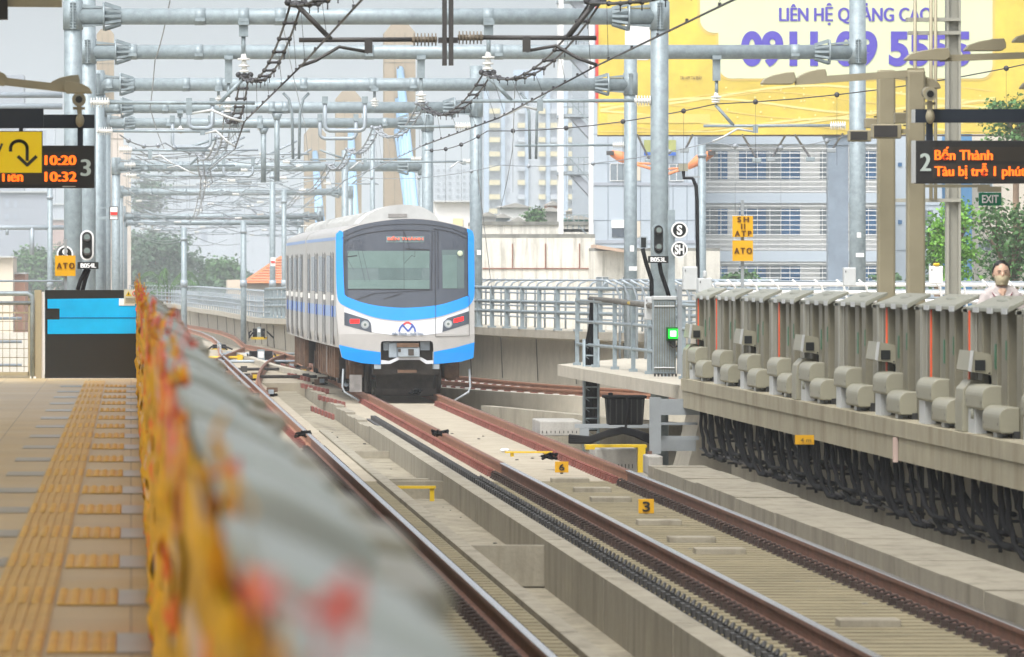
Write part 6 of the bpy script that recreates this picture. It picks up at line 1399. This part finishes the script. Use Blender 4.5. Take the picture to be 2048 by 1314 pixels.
tree('low shrub behind the right railing under the louvres', 1480, 600, 1450, 548, 1520, 590, 380, 1500, .25, 'leaf', 12, nbr=4)
tree('dull green tree filling the gap under the white house', 470, 600, 445, 545, 500, 600, 900, 2000, .5, 'leaf_dull', 13, nbr=5)
tree('band of hazy green trees low behind the curved parapet', 560, 600, 380, 560, 600, 612, 950, 5000, .5, 'leaf_dull', 15, nbr=8)
tree('hazy tree rising between the white houses at left', 300, 600, 255, 455, 330, 540, 1150, 3000, .6, 'leaf_dull', 16, nbr=6)
tree('slender shrub behind the railing near the white boxes', 1770, 600, 1745, 550, 1800, 590, 370, 1200, .25, 'leaf', 14, nbr=4)
# palm
t = thing('palm_tree', 'light green palm with drooping fronds before the dark tree', 'palm tree', (X(335,440),440,-13), 'trees beyond the viaduct')
MB().tube([(X(335,440),440,-13),(X(336,440),440,Z(585,440))], [.22,.15], 8).build('trunk', M['bark'], t); rg = random.Random(9)
for k in range(11):
    a = rg.uniform(0, 2*math.pi); L_ = rg.uniform(1.5,2.6); c = Vector((X(336,440),440,Z(585,440))); pts = [c+Vector((math.cos(a)*L_*s_, math.sin(a)*L_*s_*.6, 2.6*math.sin(s_*1.7)*(.6+.4*math.sin(a*3))-2.0*s_*s_)) for s_ in [i/7 for i in range(8)]]
    b = MB(); b.tube(pts, .03, 4)
    for i in range(1, 8):
        for sd_ in (-1, 1):
            for q in (0,.33,.66):
                p = pts[i-1].lerp(pts[i], q); dr = (pts[i]-pts[i-1]).normalized(); pe = Vector((-dr.y, dr.x, 0))*sd_; e = p+pe*.45+dr*.25-Vector((0,0,.35)); b.add([p, p+dr*.045, e], [(0,1,2)])
    b.build('frond', M['leaf'], t)

# ================================================================== PERSON behind the right gates
PYY = 77.0
def person():
    x = X(2003, PYY); g = 1.10; t = thing('person', 'woman in white collared polo shirt and beige face mask behind the gates', 'person', (x, PYY, g))
    b = MB()
    hz = Z(546, PYY)   # eye level
    b.ell((x, PYY+.005, hz+.004), (.078, .098, .112), 24, 18); b.ell((x, PYY-.035, hz-.062), (.055, .062, .062), 18, 12); b.ell((x, PYY-.098, hz-.022), (.013, .018, .024), 10, 8)
    for s_ in (-1, 1): b.ell((x+s_*.079, PYY+.015, hz-.012), (.012, .022, .034), 10, 8)
    b.tube([(x, PYY+.01, hz-.06),(x, PYY+.02, hz-.17)], [.052,.060], 16)
    b.tube([(x,PYY+.02,hz-.14),(x,PYY+.02,hz-.21)], [.058,.12], 16)
    sh = hz-.200
    b.ell((x, PYY+.02, sh-.14), (.165,.095,.20), 20, 14); b.ell((x,PYY+.02,sh-.42), (.135,.09,.2), 18, 12); b.ell((x,PYY+.03,sh-.62), (.165,.11,.16), 18, 12)
    for s_ in (-1, 1):
        b.tube([(x+s_*.15,PYY+.02,sh-.03),(x+s_*.215,PYY+.03,sh-.28),(x+s_*.225,PYY-.02,sh-.52),(x+s_*.20,PYY-.06,sh-.60)], [.05,.042,.030,.026], 12)
        hx, hy, hzz = x+s_*.195, PYY-.075, sh-.65; b.ell((hx,hy,hzz), (.018,.038,.045), 12, 8)
        for f in range(4): b.tube([(hx,hy-.025+f*.016,hzz-.03),(hx-s_*.004,hy-.028+f*.016,hzz-.075-.006*(f in (1,2))),(hx-s_*.014,hy-.026+f*.016,hzz-.098)], [.008,.0075,.006], 6)
        b.tube([(hx,hy-.03,hzz+.01),(hx-s_*.01,hy-.055,hzz-.02),(hx-s_*.016,hy-.062,hzz-.045)], [.010,.009,.007], 6)
        b.tube([(x+s_*.085,PYY+.03,sh-.66),(x+s_*.09,PYY+.01,sh-.98),(x+s_*.09,PYY+.04,g+.08)], [.088,.058,.036], 12); b.ell((x+s_*.095,PYY-.03,g+.035), (.042,.12,.035), 12, 8)
    o = b.build('body', M['skin'], t); md = o.modifiers.new('r', 'REMESH'); md.mode = 'VOXEL'; md.voxel_size = .008; md.use_smooth_shade = True; o.modifiers.new('s', 'SMOOTH').iterations = 3
    b = MB(); b.ell((x, PYY+.022, hz+.018), (.091, .102, .112), 24, 18); b.ell((x,PYY+.11,hz+.01), (.05,.045,.05), 12, 8)
    hr = b.build('hair', M['hair'], t)
    bm = bmesh.new(); bm.from_mesh(hr.data); L0 = hr.matrix_local
    off = t.location
    dele = [v for v in bm.verts if (v.co.y+off.y) < PYY-.028 and (v.co.z+off.z) < hz+.072-.9*((v.co.x+off.x-x)**2)/.02*.08]
    bmesh.ops.delete(bm, geom=dele, context='VERTS'); bm.to_mesh(hr.data); bm.free(); md = hr.modifiers.new('t', 'SOLIDIFY'); md.thickness = .008
    b = MB()
    for s_ in (-1, 1): b.ell((x+s_*.030, PYY-.083, hz+.002), (.011,.009,.0045), 10, 8)
    b.build('eye', M['eye'], t); b = MB()
    for s_ in (-1, 1): b.bar((x+s_*.016,PYY-.094,hz+.022),(x+s_*.048,PYY-.082,hz+.023), .006, .006)
    b.build('eyebrow', M['hair'], t)
    b = MB(); vs = []; n_ = 10; m_ = 8
    for j in range(m_+1):
        for i in range(n_+1):
            u = -1+2*i/n_; v = j/m_; xx = x+u*.075*(1-.25*v*v); yy = PYY-.095-.022*math.cos(u*1.4)*math.sin(min(1,v*1.3)*math.pi*.8)+.075*u*u; vs.append((xx, yy, hz-.020-.008*abs(u)-v*.098))
    b.add(vs, [(j*(n_+1)+i, j*(n_+1)+i+1, (j+1)*(n_+1)+i+1, (j+1)*(n_+1)+i) for j in range(m_) for i in range(n_)], True); mk = b.build('face_mask', M['mask'], t); md = mk.modifiers.new('t', 'SOLIDIFY'); md.thickness = .004
    b = MB(); b.ell((x, PYY+.02, sh-.13), (.185,.112,.19), 24, 16); b.tube([(x,PYY+.02,sh-.1),(x,PYY+.02,sh-.62)], [.155,.165], 24); b.tube([(x-.15,PYY+.02,sh-.02),(x,PYY+.02,sh+.04),(x+.15,PYY+.02,sh-.02)], [.058,.075,.058], 14)
    for s_ in (-1, 1): b.tube([(x+s_*.13,PYY+.02,sh-.02),(x+s_*.19,PYY+.02,sh-.14),(x+s_*.225,PYY+.03,sh-.27)], [.07,.066,.062], 14)
    o = b.build('polo_shirt', M['shirt'], t); md = o.modifiers.new('r', 'REMESH'); md.mode = 'VOXEL'; md.voxel_size = .01; md.use_smooth_shade = True
    b = MB()
    for s_ in (-1, 1): b.add([(x+s_*.012,PYY-.098,sh-.04),(x+s_*.058,PYY-.07,sh+.065),(x+s_*.098,PYY-.062,sh+.015),(x+s_*.055,PYY-.108,sh-.055)], [(0,1,2,3)])
    o = b.build('collar', M['shirt'], t); md = o.modifiers.new('t', 'SOLIDIFY'); md.thickness = .008
    b = MB()
    for s_ in (-1, 1): b.bar((x+s_*.062,PYY-.112,sh-.06),(x+s_*.102,PYY-.068,sh+.010), .005)
    b.build('collar_trim', M['maroon'], t)
    b = MB(); b.add([(x-.03,PYY-.094,sh+.05),(x+.03,PYY-.094,sh+.05),(x,PYY-.112,sh-.06)], [(0,1,2)]); o = b.build('neckline', M['skin'], t); md = o.modifiers.new('t','SOLIDIFY'); md.thickness = .004
    b = MB(); b.tube([(x+.085+.022*math.cos(a),PYY-.098,sh-.055+.018*math.sin(a)) for a in [i*math.pi/8 for i in range(9)]], .003, 5); b.build('chest_emblem', M['band_blue'], t)
    b = MB()
    b.tube([(x,PYY+.03,sh-.56),(x,PYY+.03,sh-.72)], [.172,.165], 20)
    for s_ in (-1, 1): b.tube([(x+s_*.085,PYY+.03,sh-.66),(x+s_*.09,PYY+.01,sh-.98),(x+s_*.09,PYY+.03,g+.06)], [.10,.08,.07], 14)
    b.build('trousers', M['trousers'], t)
person()

# ================================================================== AIR
hz_m = bpy.data.materials.new('haze'); hz_m.use_nodes = True; t_ = hz_m.node_tree
for n_ in list(t_.nodes):
    if n_.type == 'BSDF_PRINCIPLED': t_.nodes.remove(n_)
pv = t_.nodes.new('ShaderNodeVolumePrincipled'); pv.inputs['Color'].default_value = (.84,.90,.95,1); pv.inputs['Density'].default_value = .00042; pv.inputs['Anisotropy'].default_value = 0.2
t_.links.new(pv.outputs[0], [n_ for n_ in t_.nodes if n_.type == 'OUTPUT_MATERIAL'][0].inputs['Volume'])
o = MB().box(-3100,4100,-300,9100,-14.6,130).build('haze', hz_m); o['kind'] = 'stuff'
